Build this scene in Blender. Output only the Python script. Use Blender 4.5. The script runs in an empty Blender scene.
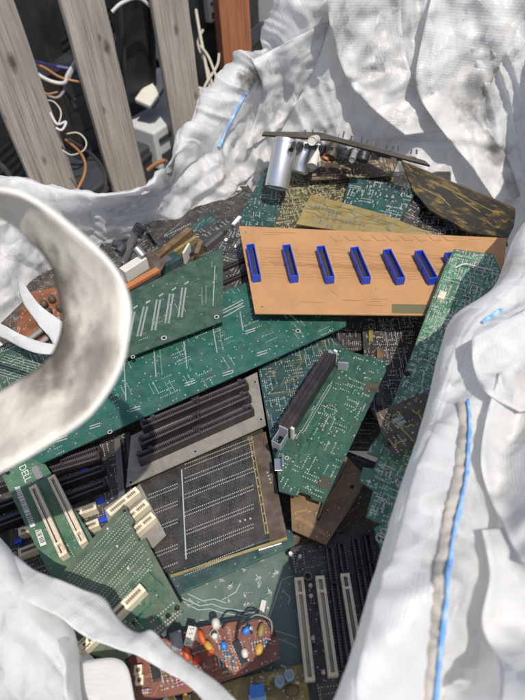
import bpy, math, random
from mathutils import Vector, Matrix, noise
from mathutils.bvhtree import BVHTree
R = math.radians
rnd = random.Random(7)
sc = bpy.context.scene
COL = sc.collection

# ------------------------------------------------------------------ camera
FPX = 549.0
CAM = Vector((0, 0, 1.4))
ROT = Matrix.Rotation(R(40), 3, 'X') @ Matrix.Rotation(R(-3.4), 3, 'Z')
cd = bpy.data.cameras.new('camera'); cam = bpy.data.objects.new('camera', cd); COL.objects.link(cam)
cam.matrix_world = Matrix.Translation(CAM) @ ROT.to_4x4()
cd.sensor_fit = 'VERTICAL'; cd.sensor_height = 24; cd.lens = 24 * FPX / 700
cd.clip_start = .02; cd.clip_end = 100
cd.dof.use_dof = True; cd.dof.focus_distance = .66; cd.dof.aperture_fstop = 4.9
sc.camera = cam

def ray(px, py):
    return ROT @ Vector(((px - 262.5) / FPX, (350 - py) / FPX, -1))
def D(px, py, d):
    return CAM + ray(px, py) * d
def W(px, py, z):
    r = ray(px, py)
    return CAM + r * ((z - CAM.z) / r.z)

# ------------------------------------------------------------------ materials
def newmat(name):
    m = bpy.data.materials.new(name); m.use_nodes = True
    nt = m.node_tree; b = nt.nodes['Principled BSDF']
    return m, nt, b
def N(nt, t, **k):
    n = nt.nodes.new(t)
    for a, v in k.items():
        if a in n.inputs.keys(): n.inputs[a].default_value = v
        else: setattr(n, a, v)
    return n
def ramp(nt, src, p0, p1, c0=(0,0,0,1), c1=(1,1,1,1)):
    r = N(nt, 'ShaderNodeValToRGB'); r.color_ramp.elements[0].position = p0; r.color_ramp.elements[1].position = p1
    r.color_ramp.elements[0].color = c0; r.color_ramp.elements[1].color = c1
    nt.links.new(src, r.inputs[0]); return r
def mix(nt, fac, a, b):
    m = N(nt, 'ShaderNodeMix', data_type='RGBA')
    def put(i, v):
        if isinstance(v, (tuple, float, int)): m.inputs[i].default_value = v if isinstance(v, tuple) else v
        else: nt.links.new(v, m.inputs[i])
    put(0, fac); put(6, a); put(7, b); return m.outputs[2]
def c4(c): return (c[0], c[1], c[2], 1)

def pcb(name, col, dust=.18, rough=.38, vary=.35, dcol=(.33, .3, .26), plane=True):
    m, nt, b = newmat(name); L = nt.links
    tc = N(nt, 'ShaderNodeTexCoord')
    n1 = N(nt, 'ShaderNodeTexNoise', Scale=22.0, Detail=6.0, Roughness=.65); L.new(tc.outputs['Object'], n1.inputs['Vector'])
    dark = tuple(c * (1 - vary) for c in col)
    lite = tuple(min(1, c * (1 + vary)) for c in col)
    base = mix(nt, ramp(nt, n1.outputs[0], .35, .65).outputs[0], c4(dark), c4(lite))
    # copper planes seen through the mask
    vo = N(nt, 'ShaderNodeTexVoronoi', Scale=70.0); vo.distance = 'CHEBYCHEV'; L.new(tc.outputs['Object'], vo.inputs['Vector'])
    sep = N(nt, 'ShaderNodeSeparateColor'); L.new(vo.outputs['Color'], sep.inputs[0])
    pl = ramp(nt, sep.outputs[0], .55, .6) if plane else ramp(nt, sep.outputs[0], 5, 6)
    base = mix(nt, pl.outputs[0], base, mix(nt, .4, base, c4(tuple(min(1, c * 1.35 + .003) for c in col))))
    n2 = N(nt, 'ShaderNodeTexNoise', Scale=55.0, Detail=9.0, Roughness=.75); L.new(tc.outputs['Object'], n2.inputs['Vector'])
    dr = ramp(nt, n2.outputs[0], .42, .75)
    mm = N(nt, 'ShaderNodeMath', operation='MULTIPLY'); mm.inputs[1].default_value = dust; L.new(dr.outputs[0], mm.inputs[0])
    base = mix(nt, mm.outputs[0], base, c4(dcol))
    L.new(base, b.inputs['Base Color'])
    rr = N(nt, 'ShaderNodeMapRange'); rr.inputs[3].default_value = rough - .08; rr.inputs[4].default_value = rough + .3
    L.new(n2.outputs[0], rr.inputs[0]); L.new(rr.outputs[0], b.inputs['Roughness'])
    bp = N(nt, 'ShaderNodeBump', Strength=.25, Distance=.0006); L.new(n2.outputs[0], bp.inputs['Height']); L.new(bp.outputs[0], b.inputs['Normal'])
    return m

def plain(name, col, rough=.5, metal=0., dirt=.3, dcol=(.12, .1, .08), scale=40., **k):
    m, nt, b = newmat(name); L = nt.links
    tc = N(nt, 'ShaderNodeTexCoord')
    n2 = N(nt, 'ShaderNodeTexNoise', Scale=scale, Detail=8.0, Roughness=.7); L.new(tc.outputs['Object'], n2.inputs['Vector'])
    dr = ramp(nt, n2.outputs[0], .45, .8)
    mm = N(nt, 'ShaderNodeMath', operation='MULTIPLY'); mm.inputs[1].default_value = dirt; L.new(dr.outputs[0], mm.inputs[0])
    L.new(mix(nt, mm.outputs[0], c4(col), c4(dcol)), b.inputs['Base Color'])
    rr = N(nt, 'ShaderNodeMapRange'); rr.inputs[3].default_value = max(.02, rough - .12); rr.inputs[4].default_value = min(1, rough + .15)
    L.new(n2.outputs[0], rr.inputs[0]); L.new(rr.outputs[0], b.inputs['Roughness'])
    b.inputs['Metallic'].default_value = metal
    for a, v in k.items(): b.inputs[a.replace('_', ' ')].default_value = v
    return m

M = {}
M['solder'] = plain('solder', (.56, .56, .51), .34, .45, .55, (.35, .32, .25))
M['pale_solder'] = plain('yellowed_solder', (.42, .38, .24), .4, .2, .6, (.15, .12, .06))
M['silver'] = plain('tinned_trace', (.5, .5, .46), .4, .4, .4)
M['tin_pad'] = plain('dull_tin_pad', (.34, .36, .33), .5, .5, .4)
M['orange'] = pcb('tan_laminate', (.41, .215, .088), .15, .42, .10, (.33, .26, .18), plane=False)
M['green'] = pcb('green_mask', (.013, .055, .034), .14, .36)
M['riser_green'] = pcb('matt_green_mask', (.018, .056, .034), .2, .5, .15)
M['teal'] = pcb('teal_mask', (.014, .078, .057), .16, .3, .2)
M['teal_dark'] = pcb('dark_teal_mask', (.008, .042, .042), .18, .4)
M['moss'] = pcb('pale_green_mask', (.06, .085, .05), .25, .4, .2, (.3, .32, .25))
M['mint'] = pcb('bright_green_mask', (.045, .125, .068), .2, .4)
M['card'] = pcb('card_green_mask', (.045, .115, .065), .25, .45, .2)
M['black'] = pcb('black_mask', (.021, .02, .02), .25, .38)
M['brownblack'] = pcb('brown_black_mask', (.024, .021, .019), .16, .3)
M['olive'] = pcb('dark_olive_mask', (.035, .03, .014), .2, .42)
M['yellow'] = pcb('yellow_laminate', (.22, .16, .05), .2, .4, .25)
M['mustard'] = pcb('mustard_laminate', (.2, .15, .04), .3, .45)
M['brown'] = pcb('brown_laminate', (.13, .075, .03), .25, .4)
M['darkbrown'] = pcb('dark_brown_laminate', (.055, .035, .022), .3, .5)
M['redbrown'] = pcb('red_brown_laminate', (.16, .045, .028), .2, .45, .2)
M['rust'] = pcb('rust_orange_laminate', (.17, .05, .013), .25, .45)
M['greyteal'] = pcb('grey_teal_mask', (.085, .125, .105), .25, .25, .15, (.22, .24, .2))
M['alu'] = pcb('dirty_grey_board', (.19, .175, .15), .5, .4, .2, (.1, .085, .07))
M['trace_green'] = plain('green_trace', (.035, .115, .07), .4)
M['trace_teal'] = plain('teal_trace', (.012, .11, .08), .4)
M['trace_mint'] = plain('mint_trace', (.13, .3, .17), .4)
M['trace_grey'] = plain('pale_trace', (.33, .40, .36), .4)
M['trace_brown'] = plain('brown_trace', (.34, .18, .075), .5)
M['silk_brown'] = plain('brown_print', (.27, .15, .07), .6)
M['trace_gold'] = plain('gold_trace', (.42, .33, .13), .4, .4)
M['trace_olive'] = plain('olive_trace', (.13, .12, .05), .4)
M['white_print'] = plain('white_print', (.6, .62, .58), .6)
M['black_plastic'] = plain('black_plastic', (.018, .016, .018), .42, 0, .35, (.12, .1, .09))
M['slot_black'] = plain('slot_black_plastic', (.016, .012, .014), .5, 0, .4, (.12, .1, .09))
M['grey_plastic'] = plain('grey_plastic', (.08, .075, .075), .5, 0, .4, (.2, .18, .15))
M['cream'] = plain('cream_plastic', (.72, .63, .46), .45, 0, .45, (.3, .22, .13), 60.)
M['blue'] = plain('blue_plastic', (.012, .055, .44), .4, 0, .1, (.1, .13, .3))
M['paleblue'] = plain('pale_blue_sleeve', (.3, .5, .68), .35, 0, .2)
M['midblue'] = plain('mid_blue_plastic', (.03, .18, .6), .35, 0, .2)
M['orangecap'] = plain('orange_dip_coating', (.55, .10, .025), .5, 0, .3) #, .15)
M['redcap'] = plain('red_dip_coating', (.42, .035, .02), .5, 0, .3) #, .15)
M['yellowcap'] = plain('yellow_dip_coating', (.5, .28, .05), .5, 0, .3) #, .15)
M['white'] = plain('white_plastic', (.55, .53, .47), .5, 0, .4, (.35, .3, .22))
M['clear'] = plain('clear_plastic', (.55, .58, .62), .2, 0, .2, (.3, .3, .3), 40., Transmission_Weight=.6)
M['copper'] = plain('copper_plastic', (.42, .15, .055), .45, 0, .35)
M['can'] = plain('aluminium_can', (.72, .71, .69), .3, .85, .35, (.3, .29, .27), 18.)
M['steel'] = plain('steel', (.5, .5, .5), .35, .9, .4)
M['darkhole'] = plain('hole_dark', (.004, .004, .004), .8, 0, 0)
M['contact'] = plain('contact_metal', (.42, .38, .36), .45, .7, .3)
M['contact_dark'] = plain('dull_contact_metal', (.24, .2, .21), .5, .5, .3)
M['gold'] = plain('gold_contact', (.6, .42, .12), .35, .9, .3)
M['paper'] = plain('paper_label', (.62, .62, .58), .6, 0, .4, (.4, .38, .33))
M['resistor'] = plain('blue_resistor', (.25, .4, .55), .4)
M['resistor_tan'] = plain('tan_resistor', (.6, .42, .24), .4)
M['cable_grey'] = plain('grey_cable', (.2, .19, .18), .55)
M['cable_white'] = plain('white_cable', (.48, .46, .43), .45)
M['cable_orange'] = plain('orange_cable', (.32, .14, .05), .45)
M['cable_beige'] = plain('beige_cable', (.42, .38, .3), .5)
M['cable_black'] = plain('black_cable', (.02, .02, .022), .45)
M['cable_purple'] = plain('purple_cable', (.12, .1, .3), .45)
M['case_black'] = plain('black_case_steel', (.018, .018, .02), .45, .0, .7, (.07, .068, .065), 14.)
M['case_grey'] = plain('light_grey_case', (.5, .51, .5), .5, 0, .3, (.25, .23, .2), 10.)
M['case_dark'] = plain('dark_grey_case', (.035, .037, .042), .5, 0, .4, (.1, .1, .1), 12.)
M['glass_dark'] = plain('dark_bottle', (.02, .012, .008), .15)

# soot-streaked gold board
m, nt, b = newmat('scorched_gold_laminate'); M['scorched'] = m
tc = N(nt, 'ShaderNodeTexCoord'); mp = N(nt, 'ShaderNodeMapping'); mp.inputs['Scale'].default_value = (34, 62, 40); nt.links.new(tc.outputs['Object'], mp.inputs[0])
nz = N(nt, 'ShaderNodeTexNoise', Scale=1.0, Detail=11.0, Roughness=.72, Distortion=.6); nt.links.new(mp.outputs[0], nz.inputs['Vector'])
rp = ramp(nt, nz.outputs[0], .5, .74, (.018, .014, .009, 1), (.34, .22, .05, 1))
nt.links.new(rp.outputs[0], b.inputs['Base Color']); b.inputs['Roughness'].default_value = .38

def wood(name, col, dark, ringscale=1.):
    m, nt, b = newmat(name); L = nt.links
    tc = N(nt, 'ShaderNodeTexCoord'); mp = N(nt, 'ShaderNodeMapping'); mp.inputs['Scale'].default_value = (34 * ringscale, 34 * ringscale, 1.6)
    L.new(tc.outputs['Object'], mp.inputs[0])
    n0 = N(nt, 'ShaderNodeTexNoise', Scale=1.6, Detail=8.0, Roughness=.65, Distortion=.5); L.new(mp.outputs[0], n0.inputs['Vector'])
    mp2 = N(nt, 'ShaderNodeMapping'); mp2.inputs['Scale'].default_value = (240, 240, 5); L.new(tc.outputs['Object'], mp2.inputs[0])
    n1 = N(nt, 'ShaderNodeTexNoise', Scale=1.0, Detail=5.0, Roughness=.7); L.new(mp2.outputs[0], n1.inputs['Vector'])
    a = mix(nt, ramp(nt, n0.outputs[0], .32, .68).outputs[0], c4(dark), c4(col))
    a = mix(nt, ramp(nt, n1.outputs[0], .34, .5, (.8, .8, .8, 1), (0, 0, 0, 1)).outputs[0], a, c4(tuple(x * .45 for x in dark)))
    # knots
    vo = N(nt, 'ShaderNodeTexVoronoi', Scale=6.0, Randomness=1.0); L.new(tc.outputs['Object'], vo.inputs['Vector'])
    kn = ramp(nt, vo.outputs[0], .13, .22, (1, 1, 1, 1), (0, 0, 0, 1))
    a = mix(nt, kn.outputs[0], a, c4(tuple(x * .35 for x in dark)))
    n3 = N(nt, 'ShaderNodeTexNoise', Scale=9.0, Detail=4.0); L.new(tc.outputs['Object'], n3.inputs['Vector'])
    a = mix(nt, ramp(nt, n3.outputs[0], .5, .75, (0, 0, 0, 1), (.5, .5, .5, 1)).outputs[0], a, c4(tuple(x * .55 for x in col)))
    fr = nt.nodes.new('NodeReroute'); L.new(a, fr.inputs[0]); fr.name = 'colour'; L.new(fr.outputs[0], b.inputs['Base Color']); b.inputs['Roughness'].default_value = .8
    bp = N(nt, 'ShaderNodeBump', Strength=.6, Distance=.0012)
    L.new(n1.outputs[0], bp.inputs['Height']); L.new(bp.outputs[0], b.inputs['Normal'])
    return m
M['greywood'] = wood('weathered_grey_wood', (.46, .41, .345), (.28, .24, .20))
M['redwood'] = wood('stained_red_brown_wood', (.40, .155, .065), (.28, .095, .04))

def fabric(name, col, dirtcol, dirt, weave=1., transl=.3, spots=(), facet=.42, wst=.33, crease=.9, dsc=9.0, d0=.5, d1=.82):
    m, nt, b = newmat(name); L = nt.links
    tc = N(nt, 'ShaderNodeTexCoord')
    n1 = N(nt, 'ShaderNodeTexNoise', Scale=dsc, Detail=8.0, Roughness=.7, Distortion=.6); L.new(tc.outputs['Object'], n1.inputs['Vector'])
    mm = N(nt, 'ShaderNodeMath', operation='MULTIPLY'); mm.inputs[1].default_value = dirt
    L.new(ramp(nt, n1.outputs[0], d0, d1).outputs[0], mm.inputs[0])
    a = mix(nt, mm.outputs[0], c4(col), c4(dirtcol))
    nf = N(nt, 'ShaderNodeTexNoise', Scale=38.0, Detail=7.0, Roughness=.7); L.new(tc.outputs['Object'], nf.inputs['Vector'])
    for (p, rad, st) in spots:
        vd = N(nt, 'ShaderNodeVectorMath', operation='DISTANCE'); L.new(tc.outputs['Object'], vd.inputs[0]); vd.inputs[1].default_value = p
        ad = N(nt, 'ShaderNodeMath', operation='MULTIPLY_ADD'); L.new(nf.outputs[0], ad.inputs[0]); ad.inputs[1].default_value = -rad * 3.2; 
        L.new(vd.outputs['Value'], ad.inputs[2])
        r_ = ramp(nt, ad.outputs[0], 0, 1); 
        mr = N(nt, 'ShaderNodeMapRange'); mr.inputs[1].default_value = -rad * 1.25; mr.inputs[2].default_value = -rad * .3; mr.inputs[3].default_value = st; mr.inputs[4].default_value = 0
        L.new(ad.outputs[0], mr.inputs[0])
        nt.nodes.remove(r_)
        a = mix(nt, mr.outputs[0], a, c4((.085, .068, .048)))
    uv = N(nt, 'ShaderNodeUVMap'); uv.uv_map = 'UVMap'
    w1 = N(nt, 'ShaderNodeTexWave', Scale=weave, Distortion=.4, Detail=1.0); w1.bands_direction = 'X'
    w2 = N(nt, 'ShaderNodeTexWave', Scale=weave, Distortion=.4, Detail=1.0); w2.bands_direction = 'Y'
    L.new(uv.outputs[0], w1.inputs['Vector']); L.new(uv.outputs[0], w2.inputs['Vector'])
    ma = N(nt, 'ShaderNodeMath', operation='MULTIPLY'); L.new(w1.outputs['Fac'], ma.inputs[0]); L.new(w2.outputs['Fac'], ma.inputs[1])
    bp = N(nt, 'ShaderNodeBump', Strength=wst, Distance=.0007); L.new(ma.outputs[0], bp.inputs['Height'])
    nw = N(nt, 'ShaderNodeTexNoise', Scale=16.0, Detail=2.0); L.new(tc.outputs['Object'], nw.inputs['Vector'])
    wa = N(nt, 'ShaderNodeVectorMath', operation='MULTIPLY_ADD'); L.new(nw.outputs['Color'], wa.inputs[0]); wa.inputs[1].default_value = (.05, .05, .05); L.new(tc.outputs['Object'], wa.inputs[2])
    hs = None
    for scl, amp_ in ((17., 1.), (44., .42)):
        v_ = N(nt, 'ShaderNodeTexVoronoi', Scale=scl); L.new(wa.outputs[0], v_.inputs['Vector'])
        sb = N(nt, 'ShaderNodeVectorMath', operation='SUBTRACT'); L.new(wa.outputs[0], sb.inputs[0]); L.new(v_.outputs['Position'], sb.inputs[1])
        cs = N(nt, 'ShaderNodeVectorMath', operation='SUBTRACT'); L.new(v_.outputs['Color'], cs.inputs[0]); cs.inputs[1].default_value = (.5, .5, .5)
        dt = N(nt, 'ShaderNodeVectorMath', operation='DOT_PRODUCT'); L.new(sb.outputs[0], dt.inputs[0]); L.new(cs.outputs[0], dt.inputs[1])
        ml = N(nt, 'ShaderNodeMath', operation='MULTIPLY_ADD'); L.new(dt.outputs['Value'], ml.inputs[0]); ml.inputs[1].default_value = amp_ if scl < 20 else amp_*2
        if hs: L.new(hs, ml.inputs[2])
        else: ml.inputs[2].default_value = 0
        hs = ml.outputs[0]
    bp2 = N(nt, 'ShaderNodeBump', Strength=facet, Distance=1.0); L.new(hs, bp2.inputs['Height']); L.new(bp.outputs[0], bp2.inputs['Normal'])
    prev = bp2.outputs[0]
    for scl, hgt, s0 in ((11., .0026, 1.),):
        mp_ = N(nt, 'ShaderNodeMapping'); mp_.inputs['Location'].default_value = (s0, s0*2, 0); mp_.inputs['Scale'].default_value = (1, 1, .6); L.new(wa.outputs[0], mp_.inputs[0])
        v_ = N(nt, 'ShaderNodeTexVoronoi', Scale=scl); v_.feature = 'DISTANCE_TO_EDGE'; L.new(mp_.outputs[0], v_.inputs['Vector'])
        rd = N(nt, 'ShaderNodeMapRange'); rd.inputs[1].default_value = 0; rd.inputs[2].default_value = .16; rd.inputs[3].default_value = 1; rd.inputs[4].default_value = 0; L.new(v_.outputs['Distance'], rd.inputs[0])
        nm = N(nt, 'ShaderNodeTexNoise', Scale=scl*.9, Detail=1.0); L.new(mp_.outputs[0], nm.inputs['Vector'])
        mk = N(nt, 'ShaderNodeMath', operation='MULTIPLY'); L.new(rd.outputs[0], mk.inputs[0]); L.new(ramp(nt, nm.outputs[0], .42, .6).outputs[0], mk.inputs[1])
        b3 = N(nt, 'ShaderNodeBump', Strength=crease, Distance=hgt); L.new(mk.outputs[0], b3.inputs['Height']); L.new(prev, b3.inputs['Normal']); prev = b3.outputs[0]
    L.new(a, b.inputs['Base Color']); b.inputs['Roughness'].default_value = .38
    L.new(prev, b.inputs['Normal'])
    tr = N(nt, 'ShaderNodeBsdfTranslucent'); L.new(a, tr.inputs[0]); L.new(prev, tr.inputs['Normal'])
    ms = N(nt, 'ShaderNodeMixShader'); ms.inputs[0].default_value = transl
    L.new(b.outputs[0], ms.inputs[1]); L.new(tr.outputs[0], ms.inputs[2]); L.new(ms.outputs[0], nt.nodes['Material Output'].inputs['Surface'])
    return m

# ------------------------------------------------------------------ object helpers
def setp(o, label=None, cat=None, group=None, kind=None):
    if label: o['label'] = label
    if cat: o['category'] = cat
    if group: o['group'] = group
    if kind: o['kind'] = kind
    return o
def empty(name, mw, label, cat, group=None):
    o = bpy.data.objects.new(name, None); COL.objects.link(o); o.matrix_world = mw; o.empty_display_size = .02
    return setp(o, label, cat, group)
class MB:
    def __init__(s): s.v = []; s.f = []; s.mi = []; s.cur = 0
    def add(s, vs, fs):
        k = len(s.v); s.v += [tuple(v) for v in vs]; s.f += [tuple(i + k for i in f) for f in fs]; s.mi += [s.cur] * len(fs)
    def box(s, x0, y0, z0, x1, y1, z1, mw=None):
        vs = [Vector(p) for p in ((x0,y0,z0),(x1,y0,z0),(x1,y1,z0),(x0,y1,z0),(x0,y0,z1),(x1,y0,z1),(x1,y1,z1),(x0,y1,z1))]
        if mw is not None: vs = [mw @ v for v in vs]
        s.add(vs, [(3,2,1,0),(4,5,6,7),(0,1,5,4),(1,2,6,5),(2,3,7,6),(3,0,4,7)])
    def prism(s, pts, z0, z1):
        a = sum(pts[i][0]*pts[(i+1)%len(pts)][1]-pts[(i+1)%len(pts)][0]*pts[i][1] for i in range(len(pts)))
        if a < 0: pts = pts[::-1]
        n = len(pts)
        s.add([(p[0],p[1],z0) for p in pts]+[(p[0],p[1],z1) for p in pts],
              [tuple(range(n))[::-1], tuple(range(n,2*n))]+[(i,(i+1)%n,(i+1)%n+n,i+n) for i in range(n)])
    def dot(s, x, y, r, h=None, n=6, z=0, top=.55):
        h = r*.7 if h is None else h
        vs = [(x+r*math.cos(2*math.pi*i/n), y+r*math.sin(2*math.pi*i/n), z) for i in range(n)]
        vs += [(x+top*r*math.cos(2*math.pi*i/n), y+top*r*math.sin(2*math.pi*i/n), z+h) for i in range(n)]
        s.add(vs, [(i,(i+1)%n,(i+1)%n+n,i+n) for i in range(n)]+[tuple(range(n,2*n))])
    def ribbon(s, pts, w, z=.00015):
        for i in range(len(pts)-1):
            a, b = Vector(pts[i][:2]), Vector(pts[i+1][:2]); d = b-a
            if d.length < 1e-6: continue
            d.normalize(); nn = Vector((-d.y, d.x))*w/2; a = a-d*w*.3; b = b+d*w*.3
            zz = z + (i % 2)*.00002
            s.add([(*(a-nn),zz),(*(b-nn),zz),(*(b+nn),zz),(*(a+nn),zz)], [(0,1,2,3)])
    def tube(s, pts, r, n=8, cap=True, radii=None):
        pts = [Vector(p) for p in pts]; k = len(s.v); L = len(pts); vs = []; up = Vector((.13,.2,.97))
        for i, p in enumerate(pts):
            t = (pts[min(i+1,L-1)]-pts[max(i-1,0)]).normalized()
            a = t.cross(up); a = a.normalized() if a.length > 1e-3 else t.cross(Vector((1,0,0))).normalized()
            bb = t.cross(a); rr = radii[i] if radii else r
            for j in range(n):
                an = 2*math.pi*j/n; vs.append(p+(a*math.cos(an)+bb*math.sin(an))*rr)
        fs = [(i*n+j, i*n+(j+1)%n, (i+1)*n+(j+1)%n, (i+1)*n+j) for i in range(L-1) for j in range(n)]
        if cap: fs += [tuple(range(n)), tuple(range((L-1)*n, L*n))[::-1]]
        s.add(vs, fs)
    def build(s, name, mats, parent=None, smooth=False, bevel=0):
        me = bpy.data.meshes.new(name); me.from_pydata(s.v, [], s.f)
        for m in (mats if isinstance(mats, (list, tuple)) else [mats]): me.materials.append(m)
        if any(s.mi): me.polygons.foreach_set('material_index', s.mi)
        if smooth: me.polygons.foreach_set('use_smooth', [True]*len(me.polygons))
        me.update()
        o = bpy.data.objects.new(name, me); COL.objects.link(o)
        if parent is not None: o.parent = parent
        if bevel:
            bm = o.modifiers.new('bevel', 'BEVEL'); bm.width = bevel; bm.segments = 2; bm.limit_method = 'ANGLE'
        return o
def spline(pts, n=8):
    pts = [Vector(p) for p in pts]; out = []
    for i in range(len(pts)-1):
        p0 = pts[max(i-1,0)]; p1 = pts[i]; p2 = pts[i+1]; p3 = pts[min(i+2,len(pts)-1)]
        for j in range(n):
            t = j/n
            out.append(.5*((2*p1)+(p2-p0)*t+(2*p0-5*p1+4*p2-p3)*t*t+(3*p1-p0-3*p2+p3)*t**3))
    out.append(pts[-1]); return out
def inside(x, y, poly):
    c = False; j = len(poly)-1
    for i in range(len(poly)):
        a, b = poly[i], poly[j]
        if (a[1] > y) != (b[1] > y) and x < (b[0]-a[0])*(y-a[1])/(b[1]-a[1])+a[0]: c = not c
        j = i
    return c

class Board:
    """a printed circuit board lying in a plane; local x,y in the board, z out of it"""
    def __init__(s, name, label, cat, px, z=None, mat='green', xdir=None, tilt=(0,0), plane=None, th=.0016, group=None, part='base_board', edge=None):
        if plane:
            a, b, c = plane; n = (b-a).cross(c-a).normalized(); o = (a+b+c)/3
            if n.dot(CAM-o) < 0: n = -n
        else:
            cx = sum(p[0] for p in px)/len(px); cy = sum(p[1] for p in px)/len(px)
            o = W(cx, cy, z); n = Vector((tilt[0], tilt[1], 1)).normalized()
        s.o, s.n = o, n
        x0 = xdir or (px[0], px[1])
        s.X = (s.hit(*x0[1])-s.hit(*x0[0])); s.X = (s.X - n*s.X.dot(n)).normalized(); s.Y = n.cross(s.X)
        mw = Matrix.Translation(o) @ Matrix((s.X, s.Y, n)).transposed().to_4x4()
        s.mw = mw; s.inv = mw.inverted()
        s.root = empty(name, mw, label, cat, group)
        s.poly = [s.L(*p) for p in px]
        m = MB(); m.prism(s.poly, -th, 0); s.base = m.build(part, M[mat] if isinstance(mat, str) else mat, s.root)
        s.th = th
    def hit(s, px, py, h=0):
        r = ray(px, py); o = s.o + s.n*h
        return CAM + r*((o-CAM).dot(s.n)/r.dot(s.n))
    def L(s, px, py, h=0):
        p = s.hit(px, py, h); q = (p-s.o) if not hasattr(s, 'inv') else None
        if hasattr(s, 'inv'): p = s.inv @ p; return (p.x, p.y)
        return (q.dot(s.X), q.dot(s.Y))
    def inb(s, x, y, mar=.0015):
        return all(inside(x+dx, y+dy, s.poly) for dx in (-mar, mar) for dy in (-mar, mar))
    def bounds(s):
        return (min(p[0] for p in s.poly), min(p[1] for p in s.poly), max(p[0] for p in s.poly), max(p[1] for p in s.poly))
    # ---- surface pattern
    def field(s, seed=0, dens=.5, r=.0008, mat='solder', region=None, singles=.4, pitch=.00254, avoid=(), traces=None, tw=.0005, tn=60, dens2=None):
        q = random.Random(seed); x0, y0, x1, y1 = s.bounds(); m = MB(); pads = []
        reg = [s.L(*p) for p in region] if region else None
        av = [[s.L(*p) for p in a] for a in avoid]
        ok = lambda x, y: s.inb(x, y) and (reg is None or inside(x, y, reg)) and not any(inside(x, y, a) for a in av)
        cell = .0127; cx = x0
        while cx < x1:
            cy = y0
            while cy < y1:
                if q.random() < dens:
                    k = q.choice((3, 4, 5, 7, 8)); hor = q.random() < .55; gap = q.choice((.0076, .0076, .0051, .0102))
                    ox = cx+q.randrange(4)*pitch; oy = cy+q.randrange(3)*pitch
                    for i in range(k):
                        for j in (0, 1):
                            x, y = (ox+i*pitch, oy+j*gap) if hor else (ox+j*gap, oy+i*pitch)
                            if ok(x, y): m.dot(x, y, 1.2*r*q.uniform(.7, 1.15), n=6); pads.append((x, y))
                for _ in range(int(singles*6*q.random()+.5)):
                    x = cx+q.randrange(8)*pitch*.6; y = cy+q.randrange(8)*pitch*.6
                    if ok(x, y): m.dot(x, y, 1.2*r*q.uniform(.45, 1.4), n=6); pads.append((x, y))
                cy += cell
            cx += cell
        if m.v: m.build('solder_points', M[mat], s.root)
        if traces and pads:
            t = MB()
            for _ in range(tn):
                x, y = q.choice(pads); pts = [(x, y)]; d = q.randrange(4)
                bundle = q.choice((1, 1, 2, 3, 4)); 
                for seg in range(q.choice((2, 3, 3, 4))):
                    l = q.choice((.004, .008, .012, .02, .035)); dx, dy = ((1,0),(0,1),(-1,0),(0,-1))[d % 4]
                    if seg % 2: dx, dy, l = dx+((0,1),(1,0),(0,1),(1,0))[d % 4][0]*q.choice((-1,1)), dy+((0,1),(1,0),(0,1),(1,0))[d % 4][1]*q.choice((-1,1)), l*.25
                    nx, ny = pts[-1][0]+dx*l, pts[-1][1]+dy*l
                    if not ok(nx, ny): break
                    pts.append((nx, ny))
                if len(pts) > 1:
                    hor = abs(pts[1][0]-pts[0][0]) > abs(pts[1][1]-pts[0][1])
                    for bq in range(bundle):
                        off = bq*tw*2.2
                        pp = [(p[0]+(0 if hor else off), p[1]+(off if hor else 0)) for p in pts]
                        if all(ok(*p) for p in pp): t.ribbon(pp, tw, .00012+.00004*(_ % 3))
            if t.v: t.build('copper_traces', M[traces], s.root)
        return pads
    def rows(s, lines, pitch=.00254, r=.0007, mat='solder', name='solder_points'):
        m = MB()
        for (p, q) in lines:
            a = Vector(s.L(*p)); b = Vector(s.L(*q)); n = max(1, int((b-a).length/pitch))
            for i in range(n+1):
                c = a+(b-a)*(i/n)
                m.dot(c.x, c.y, r*1.25, n=6)
        return m.build(name, M[mat], s.root)
    def strips(s, lines, w, mat, name='copper_traces', z=.0003):
        m = MB()
        for ln in lines: m.ribbon([s.L(*p) for p in ln], w, z)
        return m.build(name, M[mat], s.root)
    def hole(s, px, py, r=.002, ring='solder'):
        x, y = s.L(px, py); n = 16; m = MB()
        rr = r*1.7; cs = [(math.cos(2*math.pi*i/n), math.sin(2*math.pi*i/n)) for i in range(n)]
        m.add([(x+c*rr, y+d*rr, .0003) for c, d in cs]+[(x+c*r, y+d*r, .0003) for c, d in cs]+[(x+c*r, y+d*r, .0001) for c, d in cs],
              [(i,(i+1)%n,(i+1)%n+n,i+n) for i in range(n)]+[(i+n,(i+1)%n+n,(i+1)%n+2*n,i+2*n) for i in range(n)])
        m.cur = 1; m.add([(x+c*r, y+d*r, .00015) for c, d in cs], [tuple(range(n))])
        m.build('mounting_hole', [M[ring], M['darkhole']], s.root)
    def frame(s, p, q, h=0):
        """matrix with x along p->q (pixels, at height h above the board), origin mid; returns matrix, length"""
        a = Vector(s.L(*p, h)); b = Vector(s.L(*q, h)); d = b-a; an = math.atan2(d.y, d.x); c = (a+b)/2
        return Matrix.Translation((c.x, c.y, 0)) @ Matrix.Rotation(an, 4, 'Z'), d.length
    def bar(s, name, p, q, w, h, mat, z0=0, bevel=.0003, label=None):
        mw, l = s.frame(p, q, h); m = MB(); m.box(-l/2, -w/2, z0, l/2, w/2, h)
        o = m.build(name, M[mat], s.root, bevel=bevel); o.matrix_local = mw
        if label: o['label'] = label
        return o
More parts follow.
